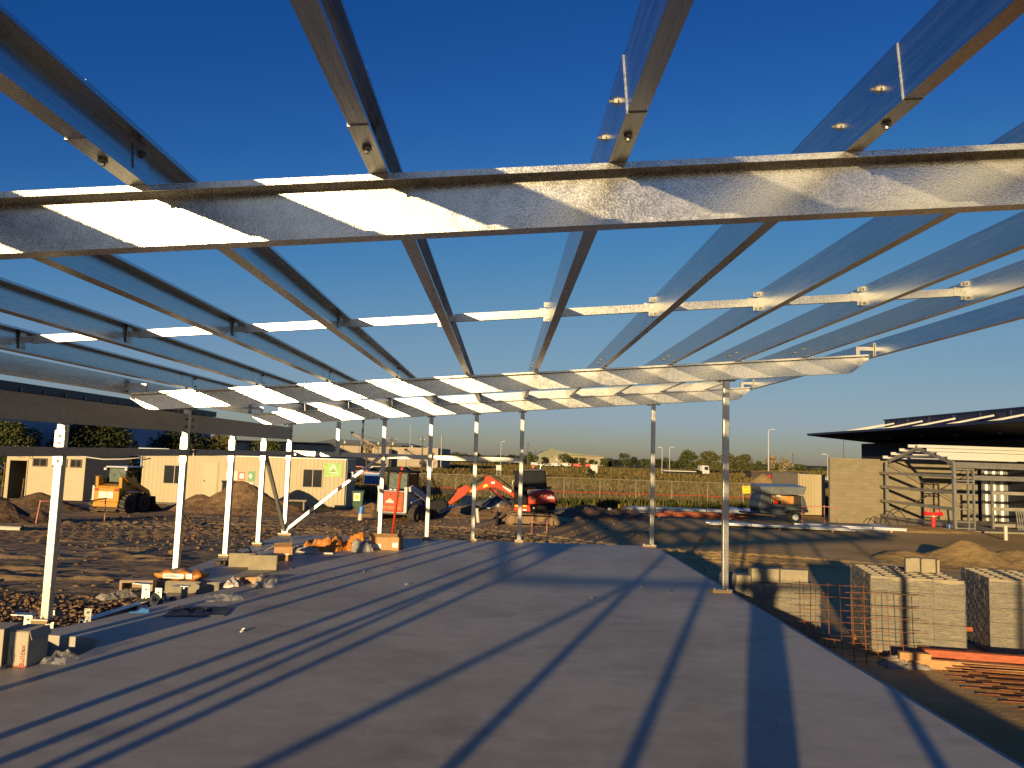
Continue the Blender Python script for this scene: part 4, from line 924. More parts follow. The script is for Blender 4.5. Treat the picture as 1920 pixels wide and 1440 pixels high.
# yellow wheeled skid steer, seen from behind, heading away
t = thing('skid_steer_loader', 'yellow wheeled skid steer loader with white sign plate on its rear', 'loader', (-16.45, 33.2, -1.29), -.13); t.scale = (.95, .95, .95)
m = MB(); m.prism([(-1.05, .42), (-1.05, 1.02), (-.98, 1.22), (-.55, 1.30), (.6, 1.0), (.75, .45), (.2, .26), (-.9, .26)], 'x', -.55, .55); m.build('body', YELLOW, t, bevel=.03)
m = MB(); m.span((-.60, -1.13, .52), (.60, -1.045, 1.16)); m.build('engine_door', YELLOW, t, bevel=.04)
m = MB(); m.box((0, -1.08, .40), (1.16, .14, .20), (-.25, 0, 0)); m.build('bumper', YELLOW, t)
m = MB(); m.box((0, -1.0, .22), (1.0, .3, .05), (.5, 0, 0)); m.build('belly_plate', MUD, t)
for x in (-.47, .47): q = MB(); q.box((x, -1.135, 1.06), (.20, .02, .10)); q.build('tail_light', mat('tail_red', (.35, .03, .01), .3), t)
for s in (-1, 1):
    q = MB(); q.prism([(-1.0, 1.12), (-1.02, 1.62), (-.80, 1.66), (-.62, 1.30)], 'x', s * .56 - .07, s * .56 + .07); q.build('arm_tower', YELLOW, t)
    q = MB(); q.prism([(-.98, 1.64), (-.72, 1.66), (.95, .98), (1.30, .42), (1.12, .36), (.80, .82), (-.70, 1.40)], 'x', s * .66 - .05, s * .66 + .05); q.build('lift_arm', YELLOW, t)
    q = MB(); q.tube((s * .62, -.7, .95), (s * .62, .55, .92), .045, 10); q.build('lift_cylinder', NUT, t)
for x in (-.44, .44):
    for y in (-.42, .55): MB().beam((x, y, 1.20), (x, y, 2.02), .07, .07).build('cab_post', BLACKP, t)
m = MB(); m.span((-.52, -.55, 2.02), (.52, .68, 2.09)); m.build('cab_roof', LGREY, t, bevel=.02)
MB().span((-.40, -.44, 1.38), (.40, -.43, 1.98)).build('rear_window', GLASS_G, t)
for s in (-1, 1):
    q = MB()
    for i in range(7): q.span((s * .45 - .01, -.36 + i * .13, 1.25), (s * .45 + .01, -.345 + i * .13, 2.0))
    for i in range(7): q.span((s * .45 - .012, -.4, 1.28 + i * .1), (s * .45 + .012, .52, 1.29 + i * .1))
    q.build('side_screen', BLACKP, t)
    q = MB(); q.box((s * .50, -.58, 1.96), (.12, .08, .10)); q.build('work_light', WHITE, t)
for x in (-.70, .70):
    for y in (-.62, .50): wheel(t, (x, y, .42), .42, .28, 'x', BLACKP)
m = MB(); m.prism([(1.00, .10), (1.05, .62), (1.22, .70), (1.30, .35), (1.85, .05), (1.85, .02), (1.1, .02)], 'x', -.88, .88); m.build('bucket', BLACKP, t)
s = MB().span((-.34, -1.152, .70), (.34, -1.136, .98)).build('sign_plate', PAPER, t)
text('SDG', .10, INK, s, (.06, -1.156, .925), (PI / 2, 0, 0)); MB().prism([(-.19, .90), (-.10, .96), (-.13, .92), (-.08, .91), (-.15, .885)], 'y', -1.157, -1.153).build('emblem', INK, s)
for z in (.82, .765): MB().span((-.29, -1.156, z - .012), (.29, -1.153, z + .012)).build('printed_line', mat('grey_ink', (.3, .28, .24), .6, 0, .5, 60), s)
m = MB(); m.box((-.66, -.95, .9), (.10, .25, .65)); m.build('side_tank', LGREY, t)

# orange and white tracked loader
t = thing('track_loader', 'orange and white tracked skid steer loader with an amber beacon', 'loader', (-4.35, 33.9, -1.30), -.30)
m = MB(); m.prism([(-1.1, .38), (-1.1, 1.15), (-.9, 1.32), (.5, 1.05), (1.0, .6), (.9, .3), (-.8, .28)], 'x', -.60, .60); m.build('body', LGREY, t, bevel=.03)
m = MB(); m.span((-.60, -1.20, .42), (.52, -1.105, 1.28)); dr = m.build('engine_door', ORANGE_R, t, bevel=.05)
m = MB(); m.span((-.56, -1.225, .55), (.46, -1.202, .66)); m.build('door_step', mat('worn_orange', (.42, .16, .06), .7, 0, .3, 8), dr)
m = MB(); m.prism([(-.30 + .42 * x, .80 + .2 * z) for x, z in ((0, 0), (.1, .5), (.3, .6), (.5, 1.0), (.72, .6), (.9, .5), (1.0, 0))], 'y', -1.215, -1.2015); m.build('logo', WHITE, dr)
m = MB(); m.tube((-.07, -1.215, 1.16), (-.07, -1.20, 1.16), .035, 12); m.build('lock', INK, dr)
m = MB(); m.span((.30, -1.21, 1.02), (.42, -1.2015, 1.24)); m.build('vent', mat('olive_vent', (.18, .12, .03), .6, 0, .3, 9), dr)
for s in (-1, 1):
    q = MB(); q.span((s * .62 - .085, -1.16, .40), (s * .62 + .06, -1.02, 1.50)); q.build('rear_post', WHITE, t, bevel=.02)
    q = MB(); q.prism([(-1.05, 1.50), (-.75, 1.56), (.30, 1.26), (.95, .90), (1.05, .45), (.85, .40), (.72, .78), (.15, 1.02), (-.6, 1.26), (-1.0, 1.30)], 'x', s * .74 - .05, s * .74 + .05); q.build('lift_arm', LGREY, t)
    q = MB(); q.tube((s * .70, -.75, .82), (s * .70, .62, .98), .045, 10); q.build('lift_cylinder', NUT, t)
    tr = MB(); tr.prism([(-.95, .10), (-.80, .02), (.85, .02), (1.05, .18), (1.08, .42), (.90, .58), (-.55, .74), (-.90, .55), (-1.02, .30)], 'x', s * .80 - .16, s * .80 + .16); to = tr.build('track', mat('dusty_rubber', (.045, .035, .025), .9, 0, .4, 8), t, bevel=.04)
    for i in range(4): q = MB(); q.tube((s * .965, -.55 + i * .42, .20), (s * .985, -.55 + i * .42, .20), .13, 14); q.build('roller', MUD, to)
for x in (-.48, .48):
    for y in (-.62, .35): MB().beam((x, y, 1.25), (x, y, 2.08), .08, .08).build('cab_post', BLACKP, t)
MB().span((-.52, -.66, 1.22), (.52, .38, 1.34)).build('cab_sill', BLACKP, t)
m = MB(); m.prism([(-.72, 2.08), (-.70, 2.16), (.50, 2.16), (.52, 2.06)], 'x', -.56, .56); m.build('cab_roof', BLACKP, t, bevel=.03)
MB().span((-.42, -.655, 1.40), (.42, -.645, 2.04)).build('rear_window', GLASS_G, t)
for s in (-1, 1): q = MB(); q.span((s * .50 - .008, -.56, 1.36), (s * .50 + .008, .30, 2.04)); q.build('side_window', mat('tinted_red_glass', (.05, .015, .012), .15, 0, .3, 4), t)
m = MB(); m.tube((.05, -.4, 2.16), (.05, -.4, 2.20), .08, 14); b = m.build('beacon', BLACKP, t); q = MB(); q.ball((.05, -.4, 2.24), (.07, .07, .085), 12, 8); q.build('lens', mat('red_lens', (.6, .05, .02), .2), b, smooth=True)
for x in (-.2, .0): q = MB(); q.box((x, -.9, 1.36), (.14, .08, .06)); q.build('filter_cap', WHITE, t)
m = MB(); m.prism([(1.10, .10), (1.15, .78), (1.35, .86), (1.45, .45), (1.95, .12), (1.95, .08), (1.2, .04)], 'x', -.95, .95); m.build('bucket', BLACKP, t)

# orange excavator in profile, arm to the left
K = 1.05
def q(p): return [(a * K, 1.7 + (b - 1.7) * K + 1.24) for a, b in p]
t = thing('excavator', 'orange and black excavator with bent arm reaching left', 'excavator', (0, 32.7, -1.24), 0)
c0 = 0
def ex(name, poly, y0, y1, mt, parent=None, bevel=.02): return MB().prism(q(poly), 'y', y0, y1).build(name, mt, parent or t, bevel=bevel)
ex('boom', [(-1.04, .36), (-.72, .58), (-.71, .79), (-.58, .86), (-.34, .73), (-.03, .54), (.50, .17), (.62, .02), (.50, -.02), (.36, .08), (-.24, .37), (-.58, .33), (-1.03, .2), (-1.30, .10), (-1.42, .2), (-1.36, .30)], -.16, .10, ORANGE)
ex('stick', [(-2.21, -.34), (-1.85, .10), (-1.83, .25), (-1.48, .44), (-1.33, .39), (-1.34, .24), (-1.46, .04), (-1.76, -.18), (-2.18, -.44)], -.13, .07, ORANGE)
for a, b, w, mt, nm in (((-1.30, .42), (-.70, .76), .055, BLACK, 'stick_cylinder'), ((-.50, .34), (.42, -.30), .06, BLACK, 'boom_cylinder'), ((-2.22, -.16), (-1.62, .44), .05, BLACK, 'bucket_cylinder'), ((-.42, .35), (.02, -.02), .035, DKRED, 'boom_rod')):
    A, B = q([a, b]); y = -.24 if 'boom' in nm else -.02; o_ = MB().tube((A[0], y - (.09 if nm == 'boom_rod' else 0), A[1]), (B[0], y - (.09 if nm == 'boom_rod' else 0), B[1]), w, 12); o_.build(nm, mt, t, smooth=True)
A = q([(-.95, .66), (-.5, .92), (-.1, .72), (.42, .36)]); MB().path([(a, -.05, b) for a, b in A], .028, 6).build('hose', BLACK, t, smooth=True)
ex('bucket', [(-2.66, -.20), (-2.37, -.16), (-2.19, -.32), (-2.21, -.50), (-2.48, -.62), (-2.86, -.58), (-2.98, -.36)], -.36, .30, BLACKP)
MB().path([(a, -.15, b) for a, b in q([(-2.2, -.42), (-2.3, -.66), (-2.5, -.72), (-2.62, -.62)])], .014, 6).build('hose', BLACK, t, smooth=True)
cab = ex('cab', [(.53, -.24), (.49, .3), (.54, 1.02), (.67, 1.11), (1.7, 1.15), (1.75, .97), (1.82, .40), (1.03, .36), (1.05, -.26)], -.72, .35, BLACKP, bevel=.05)
for p in ([(.60, .36), (.66, .98), (.88, 1.02), (.88, .36)], [(.98, .42), (.98, 1.02), (1.24, 1.03), (1.26, .42)], [(1.30, .42), (1.30, 1.03), (1.62, 1.04), (1.70, .45)]):
    MB().prism(q(p), 'y', -.735, -.7215).build('window', GLASS, cab)
ex('cab_roof', [(.58, 1.09), (.62, 1.16), (1.70, 1.20), (1.74, 1.13)], -.75, .38, mat('roof_grey', (.06, .06, .065), .7, 0, .1, 4), bevel=.02)
bd = ex('engine_cover', [(1.06, -.24), (1.05, .11), (1.22, .26), (1.87, .38), (2.08, .29), (2.17, .02), (2.15, -.12), (1.89, -.17), (1.26, -.22)], -.86, .75, DKRED, bevel=.05)
MB().prism(q([(1.09, -.20), (1.09, .10), (1.22, .20), (1.42, .14), (1.44, -.18)]), 'y', -.875, -.8605).build('side_panel', ORANGE, bd, bevel=.01)
MB().prism(q([(1.14, .0), (1.24, .10), (1.32, .02), (1.24, -.06)]), 'y', -.885, -.8755).build('handle_recess', INK, bd)
for a, b in ((1.55, 1.63), (1.72, 1.77)): MB().prism(q([(a, .11), (a, .155), (b, .155), (b, .11)]), 'y', -.866, -.8605).build('decal', WHITE, bd)
MB().prism(q([(1.80, .02), (1.84, .12), (1.92, .10), (1.96, .20), (2.02, .12), (2.09, .14), (2.11, .03)]), 'y', -.866, -.8605).build('logo', LGREY, bd)
ex('skirt', [(.51, -.25), (.52, -.50), (1.18, -.52), (1.14, -.25)], -.80, .6, ORANGE, bevel=.02)
for a, z, mt in ((.55, -.27, SIGNY), (.86, -.27, SIGNY), (.86, -.42, PAPER)): MB().prism(q([(a, z), (a, z - .06), (a + .15, z - .06), (a + .15, z)]), 'y', -.812, -.8015).build('decal', mt, t)
ex('counterweight', [(1.20, -.52), (1.26, -.25), (2.16, -.13), (2.16, -.40), (1.85, -.55)], -.88, .8, BLACKP, bevel=.05)
MB().prism(q([(1.24, -.38), (1.29, -.32), (1.36, -.38)]), 'y', -.892, -.8815).build('decal', WHITE, t)
ex('slew_ring', [(.75, -.52), (.75, -.62), (1.8, -.62), (1.8, -.52)], -.5, .5, BLACK, bevel=0)
for s in (-1, 1):
    y0, y1 = (-.98, -.55) if s < 0 else (.42, .85); P = q([(.16, -.86), (.22, -.70), (.36, -.60), (.55, -.575), (2.08, -.60), (2.24, -.68), (2.34, -.84), (2.31, -1.0), (2.18, -1.09), (.42, -1.09), (.24, -1.02)])
    tr = MB(); n = len(P); cx, cz = sum(p[0] for p in P) / n, sum(p[1] for p in P) / n; In = [(p[0] + (.06 if p[0] < cx else -.06) * (abs(p[0] - cx) > .8), p[1] + (.05 if p[1] < cz else -.05)) for p in P]
    tr.add([(x, y, z) for y in (y0, y1) for x, z in P] + [(x, y, z) for y in (y0, y1) for x, z in In], [(i, (i + 1) % n, n + (i + 1) % n, n + i) for i in range(n)] + [(2 * n + i, 3 * n + i, 3 * n + (i + 1) % n, 2 * n + (i + 1) % n) for i in range(n)] + [(i, 2 * n + i, 2 * n + (i + 1) % n, (i + 1) % n) for i in range(n)] + [(n + i, n + (i + 1) % n, 3 * n + (i + 1) % n, 3 * n + i) for i in range(n)])
    to = tr.build('track', MUD, t)
    lug = MB()
    for i in range(n):
        a, b = Vector((P[i][0], 0, P[i][1])), Vector((P[(i + 1) % n][0], 0, P[(i + 1) % n][1])); k = max(1, int((b - a).length / .13))
        for j in range(k): c = a.lerp(b, (j + .5) / k); nv = Vector((-(b - a).z, 0, (b - a).x)).normalized(); c = c + nv * (.012 if nv.dot(c - Vector((cx, 0, cz))) > 0 else -.012); lug.beam((c.x, y0 + .01, c.z), (c.x, y1 - .01, c.z), .05, .035, nv)
    lug.build('track_pads', MUD, to); tag(to.children[-1], kind='stuff')
    MB().prism(q([(.40, -.70), (2.0, -.70), (2.0, -.98), (.40, -.98)]), 'y', y0 + .08, y1 - .08).build('track_frame', mat('muddy_frame', (.22, .14, .075), .9, 0, .25, 4, .01, 20), to)
    for x, r in ((.40, .19), (2.08, .20)): a = q([(x, -.85)])[0]; m = MB(); m.tube((a[0], y0 + .03, a[1]), (a[0], y1 - .03, a[1]), r, 20); m.build('sprocket', mat('muddy_frame', (.22, .14, .075)), to)
    for x in (.8, 1.2, 1.6): a = q([(x, -1.0)])[0]; m = MB(); m.tube((a[0], y0 + .05, a[1]), (a[0], y1 - .05, a[1]), .07, 12); m.build('roller', BLACK, to)
ex('dozer_blade', [(-.20, -1.08), (-.18, -.62), (-.13, -.60), (-.09, -.85), (-.12, -1.08)], -.98, .85, BLACKP); ex('blade_arm', [(-.1, -.92), (.24, -.76), (.24, -.92), (-.1, -1.0)], -.5, -.38, MUD); ex('blade_arm', [(-.1, -.92), (.24, -.76), (.24, -.92), (-.1, -1.0)], .28, .4, MUD)
a = q([(1.25, 1.20)])[0]; m = MB(); m.tube((a[0], -.3, a[1]), (a[0], -.3, a[1] + .12), .06, 14); m.build('beacon', ORLAMP, t, smooth=True)
a = q([(1.52, 1.18)])[0]; MB().tube((a[0], -.5, a[1]), (a[0] + .05, -.5, a[1] + .22), .012, 6).build('aerial', NUT, t)
a = q([(1.9, .44)])[0]; MB().box((a[0], -.6, a[1]), (.20, .06, .12)).build('mirror', BLACKP, t); a = q([(.50, 1.02)])[0]; MB().box((a[0], -.62, a[1]), (.16, .06, .13)).build('mirror', BLACKP, t)
MB().path([(x, -.74, z) for x, z in q([(.50, .30), (.42, .36), (.42, .66), (.49, .72)])], .016, 6).build('grab_rail', BOLT, t)
for p, mt in (([(.02, .46), (.06, .38), (.36, .18), (.40, .27)], PAPER), ([(-.78, .40), (-.74, .34), (-.56, .42), (-.60, .50), (-.70, .49)], SIGNY), ([(-.44, .60), (-.44, .52), (-.30, .52), (-.30, .62)], PAPER), ([(-1.28, .23), (-1.26, .16), (-1.18, .18), (-1.19, .26)], SIGNY)): MB().prism(q(p), 'y', -.172, -.1615).build('decal', mt, t)

# ------------------------------------------------------------------ right side of the site
t = thing('block_wall', 'tan concrete block wall standing behind the bare shed frame', 'wall', (22.0, 42.7, -1.6)); MB().span((-3.50, 0, 0), (4.9, .19, 3.72)).build('masonry', BLOCKWALL, t)
MB().span((-3.515, -.012, 3.722), (4.9, .20, 3.74)).build('capping', CONC_RAW, t)
t = thing('clad_wall', 'wall of vertical corrugated sheet right of the block wall', 'wall', (0, 0, 0)); m = MB(); n = 90
pts = [(27.0 + i * .11, 42.5 + .028 * (1 if i % 4 in (1, 2) else 0)) for i in range(n)]; m.add([(x, y, -1.12) for x, y in pts] + [(x, y, 2.0) for x, y in pts], [(i, i + 1, n + i + 1, n + i) for i in range(n - 1)]); m.build('sheeting', CORR, t)
o = MB().span((20.9, 35.25, -1.9), (37, 42.45, -1.12)).build('shed_slab', CONC_RAW); tag(o, kind='structure')
t = thing('gable_shed', 'bare galvanised gable shed frame in front of the block wall', 'shed', (0, 0, 0))
GX, Y0, Y1, YR, ZE, ZR = 21.4, 35.75, 42.05, 38.9, 2.02, 2.72
def bm_(nm, a, b, w, h, mt=GALV_POST, up=(0, 0, 1)): return MB().beam(a, b, w, h, up).build(nm, mt, t)
for y in (Y0, Y1): bm_('post', (GX, y, -1.12), (GX, y, ZE), .14, .14, GALV_POST, (0, 1, 0))
for y, ph in ((Y0, -1), (Y1, 1)):
    bm_('rafter', (GX, y, ZE - .02), (GX, YR, ZR), .08, .17, GALV_OLD); bm_('knee_brace', (GX, y, ZE - .45), (GX, y - ph * .55, ZE + .06), .05, .05, GALV_OLD)
bm_('collar_tie', (GX + .05, Y0 + 1.5, ZE + .30), (GX + .05, Y1 - 1.5, ZE + .30), .05, .09, GALV_OLD)
for z in (1.38, .62, -.16, -.98): bm_('gable_girt', (GX - .11, Y0 - .25, z), (GX - .11, Y1 + .45, z), .06, .15, GALV_OLD)
for k in range(4):
    f = (k + .35) / 3.6; z = ZE + (ZR - ZE) * f + .17
    bm_('purlin', (GX - .12, Y0 + (YR - Y0) * f, z), (37, Y0 + (YR - Y0) * f, z), .07, .15, WHITE)
    bm_('purlin', (GX - .35, Y1 + (YR - Y1) * f, z), (37, Y1 + (YR - Y1) * f, z), .07, .15, WHITE)
bm_('eave_beam', (GX + .08, Y0, ZE - .10), (37, Y0, ZE - .10), .08, .28, GALV); bm_('header_beam', (22.35, Y0, 1.34), (37, Y0, 1.34), .08, .22, GALV)
for x in (22.05, 22.32): bm_('jamb', (x, Y0, -1.12), (x, Y0, 1.75), .07, .10, GALV_POST, (0, 1, 0))
for z in (1.72, 1.18, 1.05, .55, -.16, -.75, -1.05): bm_('jamb_rung', (GX + .08, Y0 - .03, z), (22.32, Y0 - .03, z), .05, .06)
for x in (24.05, 28.2, 32.5): bm_('post', (x, Y0 + 1.3, -1.12), (x, Y0 + 1.3, 1.3), .10, .10, GALV_POST, (0, 1, 0))
for z in (.62, -.16, -.95): bm_('wall_girt', (24.05, Y0 + 1.25, z), (37, Y0 + 1.25, z), .06, .16, GALV_OLD)
for a, b in (((GX + .2, Y1 - .1, -.9), (26.8, Y1 - .1, 1.9)), ((GX + .2, Y1 - .1, 1.9), (26.8, Y1 - .1, -.95)), ((22.4, Y0 + .1, 1.2), (26, Y1, 1.9))): MB().tube(a, b, .018, 6).build('tension_rod', BOLT, t)
bm_('post', (26.85, Y1 + .1, -1.12), (26.85, Y1 + .1, ZE), .12, .12, GALV_POST, (0, 1, 0))
t = thing('roof_sheet', 'corrugated sheets leaning inside the shed at the right edge', 'sheets', (25.0, 36.6, -1.12)); m = MB()
for i in range(9): m.beam((i * .11, 0, 0), (i * .11 + .25, .55, 1.05), .055, .02, (0, 1, 0))
m.build('sheeting', CORR, t)
# navy building with a wide awning
t = thing('warehouse', 'dark navy warehouse with a tapered awning and white roof struts', 'building', (0, 0, 0))
MB().span((30.5, 20, -1.6), (55, 60, 3.9)).build('wall', NAVY, t)
m = MB(); m.prism([(24.5, 4.03), (24.5, 4.17), (30.5, 4.40), (30.5, 3.55)], 'y', 20, 60.6); m.build('awning', SOFFIT, t)
MB().span((24.44, 20, 4.05), (24.497, 60.6, 4.20)).build('awning_fascia', NAVY_F, t)
MB().span((30.45, 20, 4.42), (30.62, 60, 5.40)).build('parapet', NAVY, t); MB().span((30.38, 20, 5.402), (30.75, 60.1, 5.50)).build('parapet_capping', NAVY_F, t)
for i in range(14): y = 59.4 - i * 2.9; MB().span((30.32, y - .05, 4.42), (30.448, y + .05, 5.38)).build('parapet_rib', NAVY_F, t)
for i in range(8): y = 58.8 - i * 4.0; MB().beam((26.4, y, 4.20), (30.35, y - .4, 5.12), .11, .11).build('awning_strut', WHITE, t)
MB().beam((26.2, 60.4, 4.2), (30.5, 60.3, 5.1), .11, .11).build('awning_strut', WHITE, t)
for i in range(7): y = 57.5 - i * 4.0; MB().box((27.5, y, 3.78), (.16, .16, .06)).build('soffit_lamp', LGREY, t)
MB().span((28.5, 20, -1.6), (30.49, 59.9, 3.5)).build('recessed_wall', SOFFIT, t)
# hydrant, standpipe, hose loops, pipe stub
t = thing('fire_hydrant', 'bright red fire hydrant standpipe with two outlets by shed frame', 'hydrant', (20.35, 35.7, -1.25))
m = MB(); m.tube((0, 0, 0), (0, 0, .88), .085, 16); m.tube((0, 0, .04), (0, 0, .07), .15, 16); m.tube((0, 0, .58), (0, 0, .61), .12, 16); m.build('riser', REDP, t, smooth=False)
m = MB(); m.tube((-.34, 0, .84), (.34, 0, .84), .075, 14); hb_ = m.build('head', REDP, t)
for s in (-1, 1): q_ = MB(); q_.tube((s * .34, 0, .84), (s * .42, 0, .84), .10, 14); q_.tube((s * .24, 0, .90), (s * .24, 0, 1.02), .03, 8); q_.tube((s * .24 - .09, 0, 1.02), (s * .24 + .09, 0, 1.02), .02, 6); q_.build('valve', REDP, hb_)
MB().tube((0, 0, .70), (0, 0, .75), .089, 16).build('band', WHITE, t)
t = thing('standpipe', 'thin dark standpipe with blue base right of the red hydrant', 'pipe', (20.95, 35.45, -1.25)); MB().tube((0, 0, .4), (-.06, 0, 1.05), .04, 10).build('pipe', BLACKP, t); MB().tube((0, 0, 0), (0, 0, .4), .055, 10).build('sleeve', BLUEB, t)
for lab, x0, h, w in (('larger black hose loop standing left of the shed frame', 18.9, .72, .95), ('smaller black hose loop behind the larger one', 18.55, .62, .75)):
    wire('hose_loop', lab, [(x0 + w * (-.5 + i / 14) + (.12 if i > 9 else 0) * (i - 9) / 5, 36.4, -1.0 + h * math.sin(PI * i / 14) ** .6) for i in range(15)], .022, BLACK, 'hose')
t = thing('pipe_stub', 'white pipe stub standing in sand at the right picture edge', 'pipe', (21.3, 32.0, -1.25)); MB().tube((0, 0, 0), (0, 0, .62), .075, 14).build('pipe', PVC, t); MB().tube((0, 0, .62), (0, 0, .66), .085, 14).build('cap', PVC, t)
t = thing('pipe_stub', 'short white pipe stub leaning in dirt near the excavator blade', 'pipe', (-.97, 33.2, -1.3)); MB().tube((0, 0, 0), (-.08, 0, .62), .075, 14).build('pipe', PVC, t); MB().tube((-.08, 0, .62), (-.085, 0, .66), .085, 14).build('cap', PVC, t)
t = thing('pipe_stub', 'blue capped pipe stub standing left of the orange loader', 'pipe', (-6.0, 32.6, -1.3)); MB().tube((0, 0, 0), (.03, 0, .32), .10, 14).build('pipe', PVC, t); MB().tube((.03, 0, .32), (.06, 0, .62), .12, 14).build('sleeve', BLUE, t)
t = thing('drain_pipe', 'long cream pipe lying on the dirt at the left edge', 'pipe', (-14.6, 21.2, -.74), -.12); m = MB(); m.tube((-3, 0, 0), (1.55, 0, 0), .075, 14); m.build('pipe', PVC, t); MB().tube((1.55, 0, 0), (1.56, 0, 0), .062, 14).build('bore', INK, t)
t = thing('marker_pole', 'tall orange marker pole standing behind the slab edge', 'pole', (-3.30, 23.3, -.95)); MB().tube((0, 0, 0), (.18, 0, 2.0), .038, 12).build('shaft', ORANGE, t, smooth=True); MB().tube((.18, 0, 2.0), (.182, 0, 2.02), .042, 12).build('cap', ORANGE, t)
t = thing('cone_marker', 'small orange marker cone with cream stem beyond the slab', 'marker', (5.95, 38.5, -1.3)); MB().tube((0, 0, 0), (0, 0, .50), .15, 16, .10).build('cone', ORANGE, t); MB().tube((0, 0, .5), (0, 0, .72), .05, 10).build('stem', SIGNY, t)
t = thing('gas_bottle', 'small green bottle standing left of the orange cone', 'bottle', (5.5, 38.6, -1.3)); MB().tube((0, 0, 0), (0, 0, .40), .11, 14).build('body', GREENB, t); MB().ball((0, 0, .42), (.11, .11, .10), 14, 8).build('shoulder', LGREY, t)
def stake(lab, x, y, h, lean=0, mt=PINK):
    t = thing('survey_stake', lab, 'stake', (x, y, gf(x, y) - .05), 0, 'pink survey stakes'); MB().beam((0, 0, 0), (lean, 0, h), .03, .03, (0, 1, 0)).build('peg', mt, t); MB().beam((lean, 0, h - .02), (lean, 0, h + .03), .036, .036, (0, 1, 0)).build('painted_tip', PINK, t)
for a in (('leftmost pink stake holding the pink tape, left of nearest post', -14.5, 24.0, .78, .09), ('middle pink stake under the tape, just left of nearest post', -14.2, 24.6, .72, .05), ('right pink stake of the tape line, right of nearest post', -13.6, 26.4, .86, -.04), ('left pink peg of the frame before the excavator tracks', 1.17, 28.7, .64, 0), ('right pink peg of the frame before the excavator tracks', 1.75, 28.9, .70, 0), ('left stake with striped tape by the block wall end', 16.0, 37.6, .95, 0), ('right stake with striped tape by the block wall end', 16.45, 37.2, .92, 0), ('rust stake behind the trailer wheel', 14.9, 37.6, .9, 0)): stake(*a)
wire('marker_tape', 'pink tape strung between the stakes left of nearest post', [(-14.4, 24.0, -.20), (-14.15, 24.6, -.24), (-13.9, 25.6, -.30), (-13.6, 26.4, -.22)], .02, PINK, 'tape')
wire('marker_tape', 'red and white tape strung by the end of block wall', [(14.9, 37.6, -.38), (16.0, 37.6, -.33), (16.45, 37.2, -.36)], .022, PINK, 'tape')
wire('marker_tape', 'pale string between the pegs before the excavator tracks', [(1.17, 28.7, -.75), (1.46, 28.8, -.80), (1.75, 28.9, -.74)], .015, PINK, 'tape')
for lab, p, h, mt in (('tall thin rod standing in spoil before the amenities hut', (-21.9, 33.6), 1.75, MUD), ('short dark rod left of the tall thin rod', (-22.6, 33.4), 1.0, BLACKP), ('short thick rod right of the tall thin rod', (-20.9, 33.4), 1.1, MUD)):
    o = MB().tube((0, 0, 0), (.05, 0, h), .03, 6).build('steel_rod', mt); o.location = (p[0], p[1], gf(*p) + .2); tag(o, lab, 'rod')
# packs of steel and sheeting
def pack(lab, a, b, w, h, mt, n=3, grp='steel packs lying on site', z=None):
    t = thing('steel_pack', lab, 'pack', (a[0], a[1], z if z is not None else gf(*a)), math.atan2(b[1] - a[1], b[0] - a[0]), grp); L = math.hypot(b[0] - a[0], b[1] - a[1])
    for x in (L * .12, L * .5, L * .86): MB().span((x - .05, -w / 2, 0), (x + .05, w / 2, .09)).build('bearer', TIMBER, t)
    for i in range(n): d = RNG.uniform(-.12, .12); MB().span((d + (.4 * i if n > 2 else 0), -w / 2 + .03 * i, .092 + i * h / n), (L + d, w / 2 - .03 * i, .090 + (i + .94) * h / n)).build('sheet', mt, t)
    for x in (L * .3, L * .7): MB().span((x - .02, -w / 2 - .006, .088), (x + .02, w / 2 + .006, .10 + h)).build('strap', INK, t)
pack('long pale steel pack lying along the fence foot', (6.9, 45.6), (14.3, 44.8), 1.1, .32, SILVER)
pack('red brown timber pack lying before the pale steel pack', (8.2, 42.8), (13.4, 42.2), .9, .28, TIMBER_R)
pack('long silver sheets lying on the dirt before trailer', (9.4, 34.6), (15.4, 33.4), .9, .11, SILVER, 2)
pack('second silver sheet pack reaching toward the block wall', (13.6, 35.3), (18.2, 34.2), .8, .12, SILVER, 2)
pack('white topped steel pack behind the excavator arm', (-2.9, 41.6), (.75, 41.6), .9, .42, WHITE, 3)
pack('glossy wrapped steel pack below the white topped one', (-3.3, 40.3), (1.2, 40.2), .8, .30, SILVER, 2)
film('plastic_sheet', 'blue plastic sheet draped at the end of pale steel pack', (13.9, 45.0, -1.35), (2.6, 1.3, .45), 71, mat('pale_blue_film', (.35, .42, .62), .35, 0, .2, 4), 'sheet')
film('plastic_sheet', 'dark blue sheet crumpled on ground before block wall', (16.9, 34.9, -1.2), (3.2, 1.2, .28), 73, mat('slate_film', (.16, .18, .26), .4, 0, .3, 4), 'sheet')
film('plastic_sheet', 'black sheet crumpled on the heap under excavator arm', (-.2, 37.3, -.85), (2.2, 1.0, .55), 75, mat('dark_film', (.06, .065, .075)), 'sheet')
for x, lab in ((-1.9, 'left cream carton on the white topped steel pack'), (-.35, 'right cream carton on the white topped steel pack')): carton('carton', lab, (x, 41.6, gf(x, 41.6) + .54), .1, (.62, .5, .36), CARD_W, 'cream cartons')
